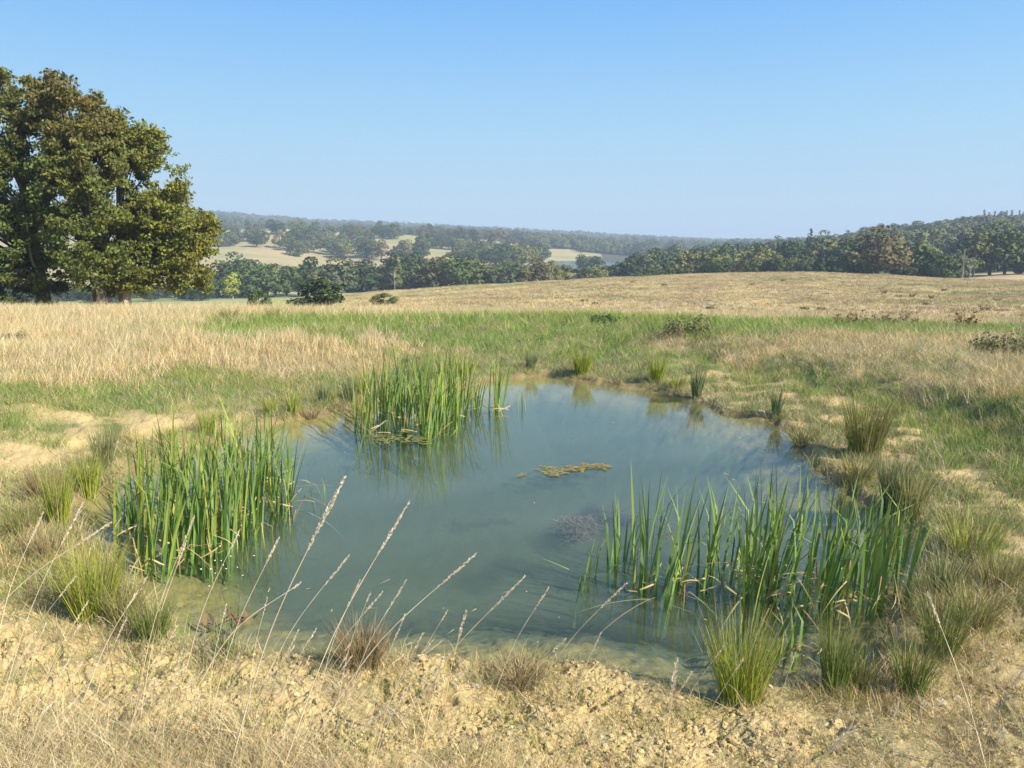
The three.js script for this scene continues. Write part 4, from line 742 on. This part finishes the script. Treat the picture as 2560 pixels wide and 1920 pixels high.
// ---------------------------------------------------------------- tall seeding grass stalks in front
const STALK = [.66, .54, .36], HEAD = [[.74, .64, .48], [.62, .51, .36], [.78, .69, .55]];
function stalk(label, tipPx, basePx, reach, o = {}) {
  const b = hit(basePx[0], Math.min(basePx[1], 2150)), s = sight(...tipPx), hl = Math.hypot(s.x, s.z), dist = Math.hypot(b.x, b.z) * reach, tip = V(s.x, s.y, s.z).multiplyScalar(dist / hl).add(V(0, EYE, 0)).sub(b);
  const R = mulberry(Math.round(tipPx[0] * 3 + tipPx[1])), t = group('grass_stalk', label, 'grass stalk', 'tall seeding grass stalks on the near bank', b), headL = o.head ?? .2, thick = o.thick ?? 1;
  const sag = (o.bend ?? .06), mid = tip.clone().multiplyScalar(.5).add(V(-sag * tip.length() * .5, sag * tip.length() * .3, 0)), curve = new THREE.CatmullRomCurve3([V(0, -.02, 0), mid, tip]), len = curve.getLength();
  const pts = []; for (let i = 0; i <= 8; i++) pts.push(curve.getPointAt(i / 8)); const q = limb(pts, .0021 * thick, .0010 * thick, 5);
  const col = new Float32Array(q.attributes.position.count * 3), cc = jit(o.color ?? STALK, R, .12); for (let i = 0; i < col.length; i += 3) col.set(cc, i); q.setAttribute('color', new THREE.BufferAttribute(col, 3)); part('stem', q, MAT.plain, t);
  const hd = new Ribbons(), n = Math.round(headL * 620); for (let i = 0; i < n; i++) {
    const f = R(), u = 1 - headL / len * f, c = curve.getPointAt(clamp(u, 0, 1)), tg = curve.getTangentAt(clamp(u, 0, 1)), w = .0034 * thick * Math.pow(Math.sin(Math.PI * clamp(f * .9 + .06, 0, 1)), .6) * (o.fat ?? 1) * (.75 + .5 * Math.abs(noise2(f * 9, tipPx[0]))), [pu] = perp([tg.x, tg.y, tg.z], R), L = .0070 * (.7 + .7 * R());
    const dir = [tg.x + pu[0] * .45, tg.y + pu[1] * .45, tg.z + pu[2] * .45], [su] = perp(dir.map((e) => e / Math.hypot(...dir)), R);
    hd.flake([c.x + pu[0] * w, c.y + pu[1] * w, c.z + pu[2] * w], dir.map((e) => e * L), su.map((e) => e * .0019 * thick), jit(HEAD[Math.floor(R() * 3)], R, .25));
  }
  part('seed_head', hd.build(), MAT.grass, t);
}
[
  ['longest thick stalk of the near bank, its tip over the open pond', [862, 1190], [560, 1960], .95, { thick: 1.7, head: .34, fat: 1.1 }],
  ['tall straight stalk right of the longest one, with a dense spike', [1024, 1252], [700, 1930], 1, { head: .26, thick: 1.3 }],
  ['long stalk reaching furthest over the middle of the water', [1191, 1383], [760, 1880], 1, { head: .24, thick: 1.3, bend: .1 }],
  ['slanting stalk next right of the furthest-reaching one', [1312, 1440], [960, 1860], 1, { head: .22, thick: 1.1 }],
  ['feathered stalk in front of the white-flowered plant', [698, 1343], [520, 1800], 1, { head: .16, fat: 1.3 }],
  ['bright stalk with ragged head left of the tall straight one', [873, 1388], [640, 1730], 1, { head: .2, fat: 1.1 }],
  ['arched pale stalk with drooping tip over the flower plant', [752, 1457], [480, 1730], 1, { head: .05, thick: 1.5, bend: .16 }],
  ['thin spike beside the dark sedge, on its left', [901, 1448], [790, 1760], 1, { head: .16 }],
  ['slanting spike right through the dark sedge', [956, 1480], [770, 1740], 1, { head: .16 }],
  ['ragged spike leaning over the dark sedge', [1016, 1450], [860, 1760], 1, { head: .2 }],
  ['golden upright spike alone at the waterline before the pond', [1166, 1526], [1110, 1750], 1, { head: .17, fat: 1.5, thick: 1.25, bend: .02, color: [.62, .46, .22] }],
  ['plump pale spike standing over the clay, left of the grass tuft', [1108, 1642], [1050, 1870], 1, { head: .19, fat: 1.9, thick: 1.3, bend: .02, color: [.6, .45, .22] }],
  ['woolly slanting stalk right of the grass tuft', [1568, 1456], [1330, 1730], 1, { head: .2, fat: 1.3 }],
  ['thin stalk rising from the pale grass tuft', [1373, 1467], [1230, 1740], 1, { head: .15 }],
  ['short bowed spike over the pale grass tuft', [1414, 1597], [1300, 1730], 1, { head: .1, fat: 1.4 }],
  ['upright buff spike before the biggest rush', [1693, 1643], [1655, 1930], 1, { head: .2, fat: 1.9, thick: 1.3, bend: .01, color: [.6, .44, .24] }],
  ['thick blurred oat spike at the bottom edge below the rushes', [2137, 1818], [1990, 1990], .96, { head: .18, thick: 1.7, fat: 1.9 }],
  ['curved tall pale stalk with nodding tip on the right', [2318, 1480], [2480, 1960], 1, { head: .16, thick: 1.2, bend: -.05 }],
  ['dark brown seed spike at the bottom right corner', [2508, 1815], [2470, 1960], 1, { head: .08, fat: 1.8, color: [.34, .26, .16] }],
  ['slanting brown spike at the right edge', [2570, 1655], [2430, 1930], 1, { head: .12, fat: 1.3, color: [.4, .3, .18] }],
  ['blurred stalk at the left edge before the bright rush', [108, 1282], [-20, 1640], .98, { head: .2, thick: 1.3 }],
  ['slender stalk crossing the left-end rushes', [208, 1256], [-10, 1790], 1, { head: .22 }],
  ['long slanting stalk ending at the left cattails', [278, 1306], [-120, 1640], .97, { head: .26, thick: 1.4, bend: .1 }],
  ['upright stalk with beaded head before the left cattails', [486, 1291], [330, 1800], 1, { head: .2, fat: 1.2 }],
  ['second upright stalk close beside the beaded one', [466, 1352], [350, 1780], 1, { head: .14 }],
  ['thin stalk with white beads left of the flower plant', [601, 1321], [450, 1720], 1, { head: .12, fat: .9 }],
  ['pale stalk slanting over the near left clay', [367, 1443], [200, 1760], 1, { head: .18, thick: 1.2 }],
  ['faint stalk over the clay left of the large yellow-green rush', [190, 1440], [20, 1700], .97, { head: .14 }],
  ['low spike between the thin rush stems and the dark sedge', [792, 1570], [680, 1790], 1, { head: .1 }],
  ['bowed stalk low over the near shore water', [1105, 1602], [980, 1720], 1, { head: .07 }],
].forEach((a) => stalk(...a));
{
  const R = mulberry(4242), where = ['in the near dry mat', 'on the near clay'];
  const list = []; for (let i = 0; i < 46; i++) { const bx = lerp(-60, i < 34 ? 1000 : 2560, R()), by = lerp(1760, 1960, R()); list.push([bx, by]); }
  list.sort((a, b) => a[0] - b[0]).forEach(([bx, by], i) => stalk(`short bleached stalk ${bx < 1000 ? where[0] : where[1]}, ${ordinal(i + 1)} short one from left`, [bx + 40 + 130 * R(), by - 150 - 170 * R()], [bx, by], 1, { head: .06 + .08 * R(), thick: .8 }));
}
console.log('leaves', leafCount, 'dry', [...bags.dry.values()].reduce((a, l) => a + l.length, 0), 'green', [...bags.green.values()].reduce((a, l) => a + l.length, 0));
renderer.render(scene, camera);
